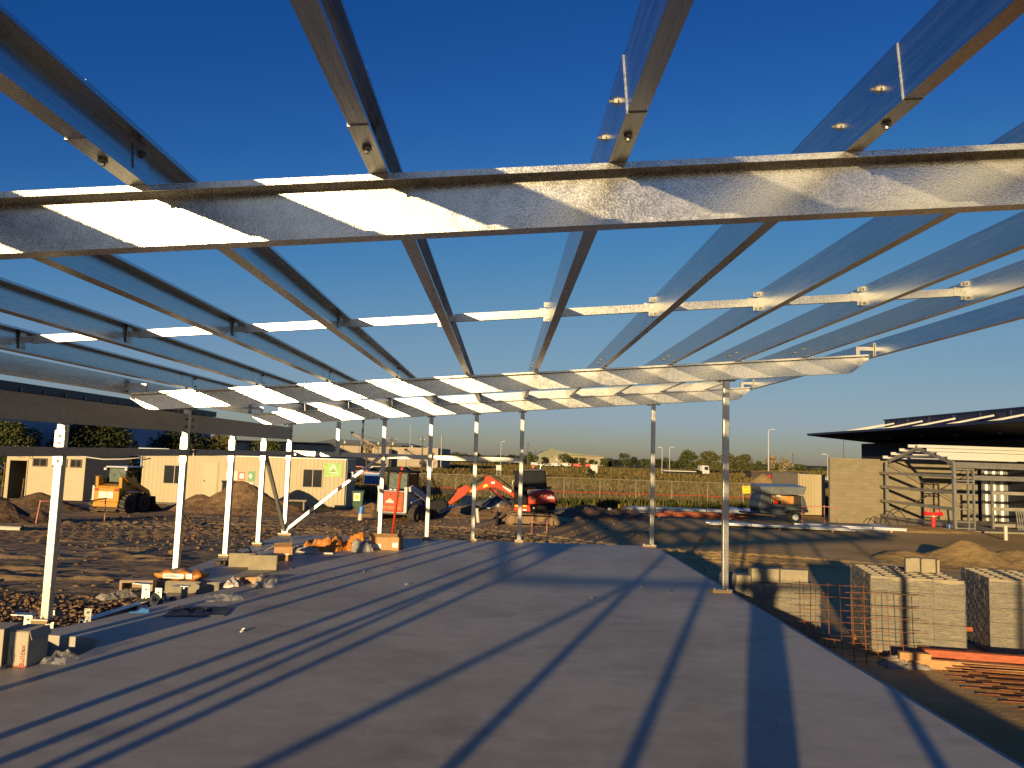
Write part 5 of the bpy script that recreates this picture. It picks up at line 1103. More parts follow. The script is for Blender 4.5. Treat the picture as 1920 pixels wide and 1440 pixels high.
# tool trailer
t = thing('tool_trailer', 'grey tool trailer with its side lid propped open', 'trailer', (0, 38.6, .09))
ex2 = lambda nm, p, y0, y1, mt, bv=.02: MB().prism(p, 'y', y0, y1).build(nm, mt, t, bevel=bv)
TG = mat('trailer_grey', (.06, .07, .075), .5, .1, .2, 3)
ex2('body', [(12.80, -.57), (12.93, -.35), (13.40, -.40), (14.95, -.42), (15.25, -.58), (15.33, -.74), (14.95, -.80), (13.62, -.97), (12.93, -.85)], -.8, .8, TG)
ex2('bulkhead', [(12.80, -.57), (12.98, .10), (13.42, .10), (13.42, -.41), (12.95, -.36)], -.78, .78, TG)
ex2('rear_panel', [(14.95, -.42), (14.95, .06), (15.08, .04), (15.27, -.56)], -.78, .78, TG); MB().span((13.43, .2, -.41), (14.94, .25, .04)).build('inner_panel', mat('inside_orange', (.50, .24, .07), .6, 0, .3, 2), t)
m = MB(); m.add([(12.97, -.78, .12), (15.08, -.78, .10), (15.12, -1.05, .50), (12.80, -1.05, .46), (12.97, .7, .14), (15.08, .7, .12), (15.12, .6, .60), (12.82, .6, .58)], [(0, 1, 2, 3), (4, 7, 6, 5), (0, 4, 5, 1), (3, 2, 6, 7), (0, 3, 7, 4), (1, 5, 6, 2)]); m.build('lid', mat('lid_grey', (.22, .24, .25), .4, .2, .2, 3), t)
MB().tube((13.42, -.79, -.55), (13.42, -1.0, .45), .02, 6).build('prop', NUT, t)
ex2('drawbar', [(11.9, -.98), (11.9, -1.06), (13.9, -1.08), (13.9, -.96)], -.1, .1, BLACKP); ex2('deck', [(12.30, -.86), (13.7, -.95), (13.7, -1.02), (12.3, -.95)], -.75, .75, MUD)
wheel(t, (14.58, -.86, -1.0), .31, .22, 'y', LGREY); ex2('mudguard', [(14.12, -.80), (14.30, -.66), (14.86, -.66), (15.04, -.80), (15.0, -.84), (14.84, -.70), (14.32, -.70), (14.16, -.84)], -1.0, -.76, BLACKP, .01)
for p, r in (((13.85, -.3, -.33), .10), ((14.05, -.25, -.34), .08), ((13.65, -.3, -.35), .07)): v, f = rock_shape(int(p[0] * 100), r); o = MB().add([(a + p[0], b + p[1], c + p[2]) for a, b, c in v], f).build('tool_roll', REDP if r > .09 else BLACKP, t)
MB().box((14.0, -.2, -.02), (.22, .1, .12)).build('tool_case', LGREY, t)
# container
t = thing('container', 'tall beige ribbed container between trailer and block wall', 'container', (19.45, 47.6, -1.52), -.06)
m = MB(); m.span((-.82, 0, .1), (.82, 5.5, 2.62)); m.build('wall', CREAM, t)
for i in range(5): x = -.74 + i * .17; q_ = MB(); q_.prism([(x, 0), (x + .03, -.06), (x + .09, -.06), (x + .12, 0)], 'z', .14, 2.56); q_.build('rib', CREAM, t)
q_ = MB(); q_.span((.16, -.07, .12), (.80, -.003, 2.58)); q_.build('door', CREAM, t)
for x in (-.80, .81): q_ = MB(); q_.span((x - .04, -.05, 0), (x + .04, .02, 2.66)); q_.build('corner_post', CREAM_D, t)

# ------------------------------------------------------------------ fence and meadow
FY = 52.0
t = thing('fence', 'chain link fence with pipe rail across the meadow edge', 'fence', (0, FY, 0)); zt = lambda x: .28 - .0006 * (x - 5) ** 2 * .2; FX0, FX1 = -13, 21.5
n = 14
for i in range(n + 1):
    x = FX0 + (FX1 - FX0) * i / n; MB().tube((x, 0, gf(x, FY) - .2), (x, 0, zt(x) + .08), .036, 8).build('post', mat('dusty_rail', (.25, .20, .13), .6, .2, .1, 4), t, smooth=True)
MB().path([(FX0 + (FX1 - FX0) * i / 12, 0, zt(FX0 + (FX1 - FX0) * i / 12)) for i in range(13)], .024, 6).build('top_rail', mat('dusty_rail', (.25, .20, .13), .6, .2, .1, 4), t)
MB().path([(FX0 + (FX1 - FX0) * i / 40, -.02, -.66 + .02 * math.sin(i * 1.7)) for i in range(41)], .020, 5).build('orange_twine', ORANGE, t)
m = MB(); m.span((FX0, -.004, -1.6), (FX1, .004, .25)); m.build('mesh_panel', CHAIN, t)
t = thing('sign', 'yellow notice with red lettering fixed to the fence', 'sign', (16.75, FY - .05, -.13)); sb = MB().span((-.27, -.01, -.25), (.27, .01, .25)).build('board', SIGNY, t)
text('TFH', .21, mat('sign_red', (.55, .05, .03)), t, (0, -.013, .12), (PI / 2, 0, 0), sx=1.15)
for z, w in ((-.06, .2), (-.16, .2)):
    for x in (-.17, 0, .16): MB().span((x - .06, -.015, z - .022), (x + .06, -.0125, z + .022)).build('printed_line', mat('olive_ink', (.16, .17, .01), .6, 0, .5, 90), t)
t = thing('sign', 'blue board fixed to the shaded end of the fence', 'sign', (-8.9, FY - .05, -.20)); MB().span((-.5, -.01, -.36), (.5, .01, .36)).build('board', BLUEB, t); MB().span((-.52, -.008, .361), (.52, .012, .40)).build('rail', LGREY, t)
def grass(name, lab, n, ya, yb, h, mt, seed, xw=1.0, patch=None):
    rg = np.random.default_rng(seed); u = rg.uniform(0, 1, n); Y = ya * (yb / ya) ** u; X = Y * rg.uniform(-.75, .82, n) * xw
    if patch: k = patch(X, Y); X, Y = X[k], Y[k]; n = len(X)
    Z = gz(X, Y) + fbm(X * .05, Y * .05, 15, 4) * .7 * sstep((Y - 54) / 8) + sstep((X - 30) / 120) * sstep((Y - 120) / 160) * 1.2
    V = []; F = []
    a = rg.uniform(0, PI, n); s = h * rg.uniform(.55, 1.25, n) * (.7 + .8 * vnoise(X * .12, Y * .12, seed)); w = s * rg.uniform(.10, .22, n) * (1 + Y / 140)
    for k in range(3):
        aa = a + k * PI / 3 + rg.uniform(-.3, .3, n); ox, oy = rg.normal(0, .12, n), rg.normal(0, .12, n); lx, ly = rg.normal(0, .28, n) * s, rg.normal(0, .28, n) * s
        ca, sa = np.cos(aa) * w, np.sin(aa) * w
        P = np.stack([np.stack([X + ox - ca, Y + oy - sa, Z - .05], 1), np.stack([X + ox + ca, Y + oy + sa, Z - .05], 1), np.stack([X + ox + lx, Y + oy + ly, Z + s], 1)], 1); V.append(P.reshape(-1, 3))
    V = np.concatenate(V); F = np.arange(len(V)).reshape(-1, 3); o = np_mesh(name, V, F, mt); return tag(o, lab, 'grass', kind='stuff')
grass('grass', 'dry golden grass covering the meadow beyond the fence', 52000, 52.6, 330, .52, GRASS, 5)
grass('grass', 'greener grass patches in the meadow beyond the fence', 22000, 52.4, 330, .46, GRASS_G, 6, 1, lambda X, Y: vnoise(X * .06 + 3, Y * .035, 77) > .52)
grass('weeds', 'green weeds growing along the foot of the fence', 2600, 49.6, 52.8, .40, GRASS_G, 8, .45)
grass('dry_weeds', 'sparse dry weeds along the dirt before the fence', 700, 47.5, 51, .22, GRASS, 9, .45)

# ------------------------------------------------------------------ trees and bushes
def leaves(C, R, n, size, rg, flat=1.0):
    k = rg.integers(0, len(C), n); d = rg.normal(size=(n, 3)); d /= np.linalg.norm(d, axis=1)[:, None]; r = rg.uniform(.35, 1, n) ** .5
    P = C[k] + d * (R[k] * r)[:, None] * np.array([1, 1, flat]); s = size * rg.uniform(.6, 1.3, n)
    a = rg.normal(size=(n, 3)); a /= np.linalg.norm(a, axis=1)[:, None]; b = np.cross(a, rg.normal(size=(n, 3))); b /= np.linalg.norm(b, axis=1)[:, None]
    a *= s[:, None]; b *= (s * .55)[:, None]
    V = np.stack([P - a, P + b, P + a, P - b], 1).reshape(-1, 3); return V, np.arange(n * 4).reshape(-1, 4)
def tree(name, lab, x, y, h, w, n, size, mt, seed, trunk=.35, group=None, cat='tree', clumps=12, z=None, flat=.8):
    rg = np.random.default_rng(seed); z0 = gf(x, y) if z is None else z; t = thing(name, lab, cat, (x, y, z0 - .1), 0, group)
    C = []; R = []
    for i in range(clumps):
        a = rg.uniform(0, 6.28); q = rg.uniform(0, 1); zz = h * (trunk + (1 - trunk) * (.12 + .74 * rg.uniform(0, 1))); rr = w / 2 * (1 - .55 * ((zz / h - trunk) / (1 - trunk)) ** 1.6) * math.sqrt(q) * .8
        C.append((rr * math.cos(a), rr * math.sin(a), zz)); R.append(w * rg.uniform(.13, .24))
    C = np.array(C); R = np.array(R); R = np.minimum(R, np.minimum(C[:, 2] * .7, (h - C[:, 2]) / flat + .05 * h))
    V, F = leaves(C, R, n, size, rg, flat); np_mesh('crown', V, F, mt, t)
    m = MB(); m.path([(0, 0, 0), (rg.normal(0, .03) * h, 0, h * trunk * .6), (rg.normal(0, .04) * h, rg.normal(0, .03) * h, h * (trunk + .3))], max(.03, h * .022), 7)
    for i in range(min(5, clumps)): m.tube((0, 0, h * trunk * .7), tuple(C[i] * .9), max(.015, h * .010), 5, h * .004)
    m.build('trunk', BARK, t); return t
tree('tree', 'dense olive tree above the amenities hut at left edge', -38.6, 60, 5.1, 4.4, 9000, .12, LEAF, 1, .2, clumps=26)
tree('tree', 'dark spreading tree against the shaded warehouse wall', -40.2, 76, 5.3, 10.5, 9000, .17, LEAF_D, 2, .15, clumps=30)
tree('tree', 'dark tree merging right of the spreading one', -35.5, 84, 5.0, 8.5, 7000, .17, LEAF_D, 3, .15, clumps=24)
tree('tree', 'olive tree with russet leaves left of the corner post', -31.5, 86, 4.6, 5.0, 5000, .16, LEAF_O, 4, .2, clumps=18)
tree('tree', 'olive tree immediately left of the far pale warehouse', -27.8, 88, 4.3, 5.0, 5000, .16, LEAF, 6, .2, clumps=18)
tree('shrub', 'small yellowish shrub beside the nearest post top', -37.2, 64, 3.05, 1.5, 1200, .12, LEAF_O, 7, .2, cat='shrub', clumps=8)
tree('shrub', 'small dark shrub right of the nearest post top', -35.6, 64, 2.6, 1.0, 800, .11, LEAF_D, 8, .2, cat='shrub', clumps=6)
tree('tree', 'thin pale tree before the far pale warehouse', -23.0, 128, 4.6, 2.6, 350, .2, LEAF_P, 9, .45, clumps=9)
tree('bush', 'lone dark bush in the meadow left of excavator cab', -4.6, 120, 1.6, 1.5, 700, .12, LEAF_D, 10, .15, 'bushes in the meadow', 'bush', 8)
tree('bush', 'dark bush in meadow just above the excavator cab', 5.2, 118, 1.9, 2.3, 900, .12, LEAF_D, 11, .15, 'bushes in the meadow', 'bush', 8)
tree('bush', 'dark bush in meadow right of the excavator', 14.6, 125, 1.8, 1.6, 800, .12, LEAF_D, 12, .15, 'bushes in the meadow', 'bush', 8)
tree('bush', 'dark bush beside the white flatbed truck tail', 41.5, 160, 1.8, 2.0, 700, .14, LEAF_D, 13, .15, 'bushes in the meadow', 'bush', 8)
tree('tree', 'pair of thin pale trees on the right skyline', 76.5, 215, 6.2, 4.4, 700, .26, LEAF_P, 14, .35, clumps=9)
tree('tree', 'second thin pale tree on the right skyline', 81.5, 216, 6.0, 5.0, 800, .26, LEAF_P, 15, .35, clumps=9)
far = [(-10, 300, 5, 6), (-4, 300, 3.5, 7), (3, 310, 4.2, 6), (13, 330, 5.8, 8), (17.5, 320, 3.8, 5), (29, 350, 5.8, 9), (33, 352, 4.6, 7), (36.8, 345, 4.0, 5.5), (40.5, 340, 3.4, 5), (45.5, 340, 4.0, 5.5), (50, 350, 3.6, 6), (58, 360, 7.0, 8), (63, 362, 5.2, 8), (69, 366, 4.6, 9), (75, 368, 4.8, 9), (81, 370, 5.6, 9), (88, 372, 4.4, 10), (96, 374, 4.0, 9), (85, 300, 4.0, 7), (92, 296, 5.2, 6), (99, 300, 3.6, 8), (64, 232, 3.6, 4)]
O22 = ORD + ['eleventh', 'twelfth', 'thirteenth', 'fourteenth', 'fifteenth', 'sixteenth', 'seventeenth', 'eighteenth', 'nineteenth', 'twentieth', 'twenty first', 'twenty second']
fs = sorted(far, key=lambda q: q[0] / q[1])
for i, (x, y, h, w) in enumerate(fs):
    tree('tree', 'distant %s tree, %s from the left in the skyline tree row' % ('dark' if i % 2 == 0 else 'green', O22[i]), x, y, h, w, 900, .34, LEAF if i % 2 else LEAF_D, 40 + i, .1, 'distant skyline trees', clumps=12)
for i, (x, y, h, w, lab) in enumerate([(57, 232, 7.2, 8, 'leftmost big tree of the clump behind the white truck'), (62.5, 230, 7.0, 8.5, 'second big tree of the clump behind the white truck'), (68, 228, 6.8, 7.5, 'third big tree of the clump behind the white truck'), (73, 230, 6.4, 8, 'rightmost big tree of the clump behind the right post')]):
    tree('tree', lab, x, y, h, w, 3400, .26, LEAF_O if i else LEAF, 80 + i, .12, 'big trees behind the white truck', clumps=20)
# wooded rise on the right, one far mass
rg = np.random.default_rng(3); C = []; R = []
for i in range(140):
    x = rg.uniform(92, 190); y = 330 + rg.uniform(-20, 60); hh = np.interp(x, [92, 104, 116, 132, 150, 190], [7.2, 6.6, 5.0, 3.2, 2.2, 2]); C.append((x, y, gf(x, y) + rg.uniform(.1, 1) * hh - .3)); R.append(rg.uniform(1.2, 2.6))
V, F = leaves(np.array(C), np.array(R), 26000, .45, rg, .6); tag(np_mesh('woodland', V, F, LEAF), 'far wooded rise on the right skyline', 'woodland', kind='stuff')
C = []; R = []
for i in range(300):
    x = rg.uniform(-60, 120); y = 520 + rg.uniform(-20, 60); C.append((x, y, gf(x, y) + rg.uniform(.1, 3.4) + .8 * math.sin(x * .13))); R.append(rg.uniform(1.5, 3.2))
V, F = leaves(np.array(C), np.array(R), 15000, .6, rg, .5); tag(np_mesh('far_woodland', V, F, LEAF_D), 'thin dark line of far woods along the horizon', 'woodland', kind='stuff')

# ------------------------------------------------------------------ far buildings, poles, vehicles
t = thing('tilt_panel_warehouse', 'shaded blue grey warehouse with a dark gutter behind the huts', 'building', (0, 0, 0)); X = -45.5
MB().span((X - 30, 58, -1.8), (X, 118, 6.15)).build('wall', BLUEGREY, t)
MB().span((X - 30, 57.6, 6.152), (X + .5, 118.4, 6.95)).build('roof_fascia', mat('dark_gutter', (.05, .055, .06), .5, .2, .2, 2), t)
for i in range(16): y = 59.5 + i * 3.6; MB().box((X + .55, y, 6.35), (.14, .10, .40)).build('gutter_bracket', BOLT, t)
MB().span((X, 80.2, 3.0), (X + .10, 85.6, 3.55)).build('sign', SIGNR, t); ln = MB()
ln.path([(X + .115, 80.9 + i * .16, 3.27 + .11 * math.sin(i * 2.1) * (1 if i % 3 else 1.4)) for i in range(26)], .028, 4); ln.build('sign_lettering', PINK, t)
m = MB(); m.span((X, 81.9, -1.8), (X + .06, 84.4, 2.35)); m.build('roller_door', mat('roller_door', (.16, .19, .24), .5, .1, .1, 2), t)
for y in (70.5, 79.3, 87.1, 94): MB().span((X - .02, y - .025, -1.8), (X + .012, y + .025, 6.15)).build('panel_joint', mat('joint', (.14, .17, .2), .8), t)
t = thing('long_warehouse', 'long pale warehouse with a dark eave behind the site office', 'building', (0, 0, 0)); PALE = mat('pale_panel', (.36, .29, .21), .8, 0, .05, .3)
MB().span((-62, 150, -2), (-12.85, 185, 2.62)).build('wall', PALE, t); MB().span((-62.2, 149.6, 2.622), (-20, 185, 2.98)).build('eave', mat('dark_eave', (.05, .05, .055), .8, 0, .1, 1), t)
m = MB(); m.prism([(-42, 2.985), (-37, 4.0), (-22, 3.6), (-18.5, 2.985)], 'y', 165, 185); m.build('roof', mat('blue_roof', (.05, .06, .085), .8, 0, .1, .3), t)
MB().span((-24.4, 146.5, -2), (-22.0, 149.5, 2.2)).build('porch', mat('shaded_annex', (.24, .22, .21), .8), t)
for i in range(15): x = -60 + i * 3.15; MB().span((x - .05, 149.94, -2), (x + .05, 149.998, 2.6)).build('panel_joint', mat('pale_joint', (.20, .15, .10), .8), t)
for x in (-33, -29.5, -26, -23, -19, -15.5): MB().tube((x, 158, 2.6), (x, 158, 3.55 if x < -22 else 3.0), .22, 8).build('vent', WHITE, t)
MB().span((-14.9, 149.93, 1.2), (-13.6, 149.997, 1.75)).build('window', INK, t); MB().tube((-12.2, 150, -2), (-12.2, 150, 5.3), .15, 8).build('chimney', GALV_OLD, t)
t = thing('dome_roofed_hall', 'far cream hall with a low curved roof on the skyline', 'building', (0, 0, 0)); KH = mat('khaki_wall', (.27, .23, .14), .8, 0, .05, .2)
pts = [(15, -.5), (19, 2.6), (23, 4.6), (27, 5.3), (31, 5.1), (36, 4.3), (45, 3.4), (56, 3.0), (56, -3), (15, -3)]; MB().prism(pts, 'y', 420, 450).build('roof', mat('olive_roof', (.17, .17, .11), .7, 0, .1, .2), t)
MB().span((27, 410, -3), (54.5, 419.9, 2.4)).build('wall', KH, t); MB().span((23.5, 400, -3), (41.0, 409.9, 1.1)).build('annex', KH, t); MB().span((28, 399.8, -.3), (31.5, 399.99, .7)).build('sign', WHITE, t); MB().span((25.5, 421, 5.2), (28.5, 424, 6.1)).build('roof_vent', mat('olive_roof', (.2, .2, .13)), t)
for i in range(11): MB().span((36 + i * 1.8, 409.85, 2.41), (37.2 + i * 1.8, 410.6, 2.75)).build('roof_unit', mat('brown_frame', (.1, .06, .03)), t)
t = thing('crane', 'yellowish lattice crane boom raised above the pale warehouse', 'crane', (0, 130, 0)); YB_ = mat('crane_buff', (.33, .22, .10), .6, 0, .15, 2)
a, b = Vector((-21.0, 0, 1.9)), Vector((-25.9, 0, 4.6))
for o_ in ((0, 0, .16), (0, 0, -.16), (0, .3, .16), (0, .3, -.16)): MB().beam(a + Vector(o_), b + Vector(o_) * .6, .09, .09).build('chord', YB_, t)
ln = MB()
for i in range(14): p = a.lerp(b, i / 14); q_ = a.lerp(b, (i + 1) / 14); s = .16 if i % 2 else -.16; ln.beam(p + Vector((0, 0, s)), q_ + Vector((0, 0, -s)), .05, .05)
ln.build('lattice', YB_, t)
MB().span((-22.2, -.5, -2), (-20.2, 1.6, -.4)).build('carrier', BLACKP, t); MB().beam((-21.0, 0, -.4), (-21, 0, 2.0), .5, .5).build('mast', YB_, t); MB().box((-26.0, 0, 4.7), (.5, .3, .35)).build('boom_head', BLACKP, t)
MB().tube((-26.1, 0, 4.6), (-26.15, 0, 3.3), .025, 5).build('hoist_rope', INK, t); MB().tube((-25.6, 0, 4.6), (-19.2, 0, 3.1), .025, 5).build('pendant_rope', INK, t); MB().tube((-19.2, 0, 3.1), (-21, 0, 1.4), .04, 5).build('gantry', YB_, t)
def pole(lab, x, y, top, arm=0, lamp=False, r=.10, mt=None, grp='distant poles', name='power_pole', cat='pole'):
    t = thing(name, lab, cat, (x, y, gf(x, y) - .3), 0, grp); h = top - gf(x, y) + .3; MB().tube((0, 0, 0), (0, 0, h), r, 7, r * .75).build('shaft', mt or BARK, t)
    if arm: MB().span((-arm, -.06, h - .7), (arm, .06, h - .55)).build('cross_arm', BARK, t)
    for s in (-arm, 0, arm):
        if arm: MB().tube((s, 0, h - .55), (s, 0, h - .3), .06, 5).build('insulator', LGREY, t)
    if lamp: MB().beam((0, 0, h), (lamp, 0, h + .12), .07, .07).build('arm', LGREY, t); MB().span((lamp - .4, -.15, h + .04), (lamp + .4, .15, h + .18)).build('lamp_head', LGREY, t)
pole('weathered power pole rising left of the short droppers', -37.8, 120, 4.3, .35); pole('white flag pole against the shaded warehouse wall', -43.3, 68, 3.9, r=.07, mt=WHITE, name='flag_pole')
pole('power pole with a cross arm over the pale warehouse', -17.7, 120, 4.1, .8); pole('tall thin mast right of the cross armed pole', -14.8, 120, 6.0, r=.06, mt=GALV_OLD, name='mast'); pole('dark power pole with stub arms right of tall mast', -12.8, 120, 4.2, .3)
pole('lamp post standing in the meadow left of the excavator cab', -.75, 260, 6.2, 0, .9, .09, LGREY, name='lamp_post'); pole('power pole with cross arms left of the dome roofed hall', 9.8, 300, 6.9, 1.4, r=.16); pole('smaller power pole before the dome roofed hall', 15.9, 375, 5.2, 1.4, r=.15)
pole('left lamp post of the pair before white truck', 37.9, 180, 4.6, 0, -.7, .08, LGREY, name='lamp_post'); pole('right lamp post of the pair before white truck', 44.1, 200, 5.1, 0, .7, .08, LGREY, name='lamp_post')
pole('tall lamp post with a flat head right of the front post', 58.4, 166, 9.1, 0, .9, .13, LGREY, name='lamp_post'); pole('weathered pole on the skyline before the pale trees', 84.6, 220, 5.0, .5, r=.14); pole('tall thin pole rising above the block wall', 67.8, 150, 7.0, r=.09, mt=BARK); pole('small lamp post just left of the block wall', 64.6, 150, 3.8, 0, -.8, .07, LGREY, name='lamp_post')
def board(lab, x, y, z, w, h):
    t = thing('sign', lab, 'sign', (x, y, z)); MB().span((-w / 2, -.05, 0), (w / 2, .05, h)).build('board', WHITE, t); d = z - gf(x, y) + .2
    for s in (-.3, .3): MB().tube((s * w, .06, -d), (s * w, .06, h * .5), .04, 5).build('leg', LGREY, t)
board('white square sign below the girt left of excavator cab', -.55, 110, .02 - .55, .75, .75); board('white upright board in the meadow right of excavator', 19.3, 160, -1.35, 1.5, 1.65); board('white notice below the girt between end wall posts', -9.6, 100, -.75, .75, 1.25)
# vehicles far off
def far_car(lab, x, y, L, H, mt, rz=0, grp='distant parked vehicles', name='parked_car', box=False):
    t = thing(name, lab, 'car' if not box else 'van', (x, y, gf(x, y)), rz, grp); w = .85
    p = [(-L / 2, .35), (L / 2, .35), (L / 2, H * .55), (L * .36, H * .6), (L * .18, H), (-L * .32, H), (-L * .46, H * .6), (-L / 2, H * .55)] if not box else [(-L / 2, .35), (L / 2, .35), (L / 2, H * .5), (L * .44, H * .58), (L * .36, H), (-L / 2, H)]
    MB().prism(p, 'y', -w, w).build('body', mt, t, bevel=.05)
    MB().prism([(L * .31, H * .62), (L * .17, H * .93), (-L * .28, H * .93), (-L * .40, H * .62)] if not box else [(L * .42, H * .6), (L * .35, H * .92), (L * .18, H * .92), (L * .18, H * .6)], 'y', -w - .01, -w + .01).build('side_window', GLASS, t)
    for x_ in (-L * .31, L * .31):
        for y_ in (-w + .05, w - .05): q_ = MB(); q_.tube((x_, y_ - .1, .33), (x_, y_ + .1, .33), .33, 12); q_.build('wheel', BLACK, t)
cols = [(BLACKP, 'black'), (WHITE, 'white'), (DKRED, 'dark red'), (LGREY, 'silver'), (NAVY_F, 'navy')]
for i, (x, y, c, L, H, bx) in enumerate([(-32.5, 95, 4, 4.6, 1.6, 0), (-28.0, 94, 0, 4.6, 1.9, 1), (-23.5, 92, 0, 4.4, 1.5, 0), (-20.3, 90, 1, 4.6, 1.9, 1), (-17.6, 92, 2, 4.3, 1.5, 0), (-15.2, 96, 1, 4.0, 1.5, 0), (-12.6, 93, 0, 4.5, 1.5, 0)]):
    far_car('%s %s parked %s along behind the site office roof' % (cols[c][1], 'van' if bx else 'car', ORD[i]), x, y, L, H, cols[c][0], .2 * (i % 3 - 1), box=bool(bx))
for i, (x, y, c, bx) in enumerate([(13.0, 300, 1, 1), (17.5, 302, 1, 0), (21.0, 300, 3, 1), (25.5, 305, 1, 1), (30, 303, 2, 1), (35, 304, 2, 1)]):
    far_car('%s %s parked before the dome roofed hall, %s from left' % (cols[c][1] if c != 2 else 'orange red', 'van' if bx else 'car', ORD[i]), x, y, 3.6, 1.5 if bx else 1.15, cols[c][0] if c != 2 else ORANGE_R, 0, 'vehicles before the dome roofed hall', 'parked_van' if bx else 'parked_car', bool(bx))
t = thing('flatbed_truck', 'white flatbed truck with a long empty tray in the meadow', 'truck', (44.5, 182, gf(44.5, 182) + .1), .06)
MB().span((-6.2, -1.1, .95), (3.0, 1.1, 1.15)).build('tray', WHITE, t); MB().span((2.8, -1.1, 1.15), (2.95, 1.1, 2.5)).build('headboard', WHITE, t)
cb = MB().prism([(3.1, .55), (5.0, .55), (5.0, 1.4), (4.8, 2.55), (3.3, 2.6), (3.1, 2.4)], 'y', -1.1, 1.1).build('cab', WHITE, t, bevel=.06); MB().prism([(3.8, 1.5), (4.75, 1.5), (4.62, 2.3), (3.8, 2.3)], 'y', -1.13, -1.08).build('side_window', GLASS, cb)
for x in (-4.6, -3.5, 4.1):
    for y in (-.95, .95): q_ = MB(); q_.tube((x, y - .15, .45), (x, y + .15, .45), .45, 14); q_.build('wheel', BLACK, t)
MB().span((-6, -.45, .6), (3, .45, .9)).build('chassis', BLACKP, t)
# yard of stored frames behind the trailer
t = thing('yard_fence', 'pale picket like yard fence far behind the trailer', 'fence', (58, 150, -1.75)); m = MB()
for i in range(34): x = i * .32; MB().span((x, 0, 0), (x + .10, .06, 1.5 - .012 * i)).build('picket', LGREY, t)
MB().span((0, .07, .7), (10.9, .12, .8)).build('rail', LGREY, t)
for lab, x, mt in (('red fuel drum left of the far yard fence', 52.2, DKRED), ('second red drum beside the far yard fence', 53.4, DKRED), ('yellow drum nearest the far yard fence', 54.8, SIGNY)):
    t = thing('drum', lab, 'drum', (x, 148, gf(x, 148)), 0, 'drums by the far yard'); MB().tube((0, 0, 0), (0, 0, 1.3), .42, 14).build('shell', mt, t); MB().tube((0, 0, 1.3), (0, 0, 1.34), .44, 14).build('lid', mt, t)
t = thing('shed', 'dark low shed at the far yard left of pale fence', 'shed', (56, 158, gf(56, 158))); MB().span((-4, 0, 0), (4, 4, 1.8)).build('wall', mat('dark_brown', (.05, .035, .025), .8), t); MB().span((-4.2, -.2, 1.8), (4.2, 4.2, 1.95)).build('roof', BARK, t)
t = thing('sign', 'white hut sign board between the two cream huts', 'sign', (-26.6, 58, 1.05)); MB().span((-1.15, -.04, -.32), (1.15, .04, .32)).build('board', mat('blue_white', (.5, .55, .62), .6), t)
for s in (-.9, .9): MB().tube((s, .05, -2.8), (s, .05, .3), .05, 6).build('leg', LGREY, t)
for z in (.10,): MB().span((-.9, -.052, z - .07), (.75, -.042, z + .07)).build('lettering', mat('grey_ink', (.3, .28, .24)), t)

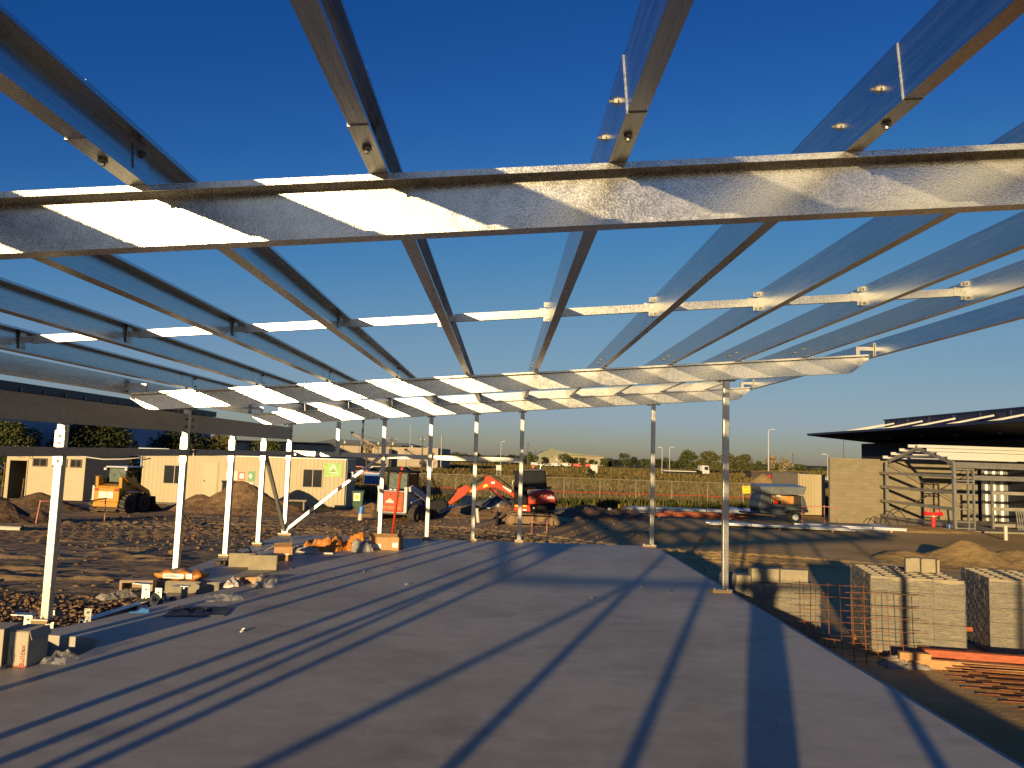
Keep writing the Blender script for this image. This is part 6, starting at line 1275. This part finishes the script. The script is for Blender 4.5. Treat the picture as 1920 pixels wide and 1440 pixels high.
# ------------------------------------------------------------------ the person taking the photograph
def person():
    J = {'pelvis': (0, 0, .98), 'waist': (0, .0, 1.12), 'chest': (0, .02, 1.34), 'neck': (0, .03, 1.49), 'throat': (0, .05, 1.55), 'head': (0, .07, 1.63), 'crown': (0, .06, 1.755)}
    R = {'pelvis': (.17, .12), 'waist': (.155, .11), 'chest': (.185, .125), 'neck': (.075, .07), 'throat': (.058, .058), 'head': (.085, .10), 'crown': (.065, .075)}
    E_ = [('pelvis', 'waist'), ('waist', 'chest'), ('chest', 'neck'), ('neck', 'throat'), ('throat', 'head'), ('head', 'crown')]
    for s, n in ((-1, 'l'), (1, 'r')):
        def a(k, p, r, par): J[k + n] = p; R[k + n] = (r, r); E_.append((par if par in ('pelvis', 'chest') else par + n, k + n))
        a('hip', (s * .085, 0, .90), .105, 'pelvis'); a('knee', (s * .072, .02, .50), .074, 'hip'); a('calf', (s * .072, -.01, .36), .072, 'knee'); a('ankle', (s * .074, -.02, .09), .055, 'calf'); a('toe', (s * .09, .16, .045), .045, 'ankle')
        a('shoulder', (s * .19, .02, 1.42), .072, 'chest'); a('elbow', (s * .25, .20, 1.27), .050, 'shoulder'); a('wrist', (s * .125, .345, 1.60), .033, 'elbow'); a('palm', (s * .095, .37, 1.665), .036, 'wrist')
        for q, (dx, dz, L) in enumerate(((-.030, .030, .070), (-.034, .008, .078), (-.032, -.014, .072), (-.026, -.034, .058))):
            a('fa%d' % q, (s * (.092 + .012), .392, 1.672 + dz), .010, 'palm'); a('fb%d' % q, (s * (.092 + dx * .4), .408, 1.674 + dz), .0085, 'fa%d' % q); a('fc%d' % q, (s * (.092 + dx * .4 - L * .45), .409, 1.676 + dz), .0075, 'fb%d' % q)
        a('ta', (s * .085, .362, 1.70), .012, 'palm'); a('tb', (s * .062, .366, 1.715), .0095, 'ta')
    k = list(J); me = bpy.data.meshes.new('body'); me.from_pydata([J[q] for q in k], [(k.index(x), k.index(y)) for x, y in E_], [])
    o = bpy.data.objects.new('person', me); COL.objects.link(o); md = o.modifiers.new('skin', 'SKIN'); md.use_smooth_shade = True
    for i, q in enumerate(k): me.skin_vertices[0].data[i].radius = R[q]
    me.skin_vertices[0].data[0].use_root = True
    o.modifiers.new('sub', 'SUBSURF').levels = 1; o.modifiers['sub'].render_levels = 2
    m, nt, b = newmat('person_surface'); z = N(nt, 'ShaderNodeSeparateXYZ'); nt.links.new(coord(nt), z.inputs[0])
    nt.links.new(ramp(nt, z.outputs[2], [(.0, (.05, .035, .025)), (.115, (.05, .035, .025)), (.12, (.02, .03, .06)), (.985, (.02, .03, .06)), (.99, (.55, .18, .02)), (1.0, (.55, .18, .02))]), b.inputs['Base Color'])
    b.inputs['Roughness'].default_value = .8; me.materials.append(m); return o
p_ = person(); p_.location = (-.06, -.46, 0); tag(p_, 'person in work clothes holding up a phone behind the viewpoint', 'person')
SKIN = mat('skin', (.48, .30, .21), .5, 0, .06, 9); HAIR = mat('hair', (.05, .035, .025), .8, 0, .3, 30)
m = MB(); m.ball((0, .045, 1.70), (.094, .108, .10), 16, 10, -.25); m.build('hair', HAIR, p_, smooth=True)
fm = MB(); fm.ball((0, .085, 1.635), (.078, .092, .108), 18, 12); fm.prism([(.168, 1.655), (.196, 1.618), (.165, 1.612)], 'x', -.014, .014); fm.build('face', SKIN, p_, smooth=True)
for s in (-1, 1):
    MB().ball((s * .030, .160, 1.655), (.012, .010, .009), 10, 6).build('eye', PAPER, p_, smooth=True); MB().ball((s * .082, .07, 1.64), (.012, .026, .034), 10, 6).build('ear', SKIN, p_, smooth=True)
MB().span((-.024, .160, 1.587), (.024, .171, 1.595)).build('mouth', mat('lips', (.35, .14, .12)), p_)
t = thing('phone', 'black phone held up in front of the photographer', 'phone', (-.06, -.042, 1.675)); MB().span((-.074, -.004, -.036), (.074, .004, .036)).build('case', BLACKP, t, bevel=.003); MB().span((-.070, -.0055, -.033), (.070, -.0042, .033)).build('screen', GLASS, t)
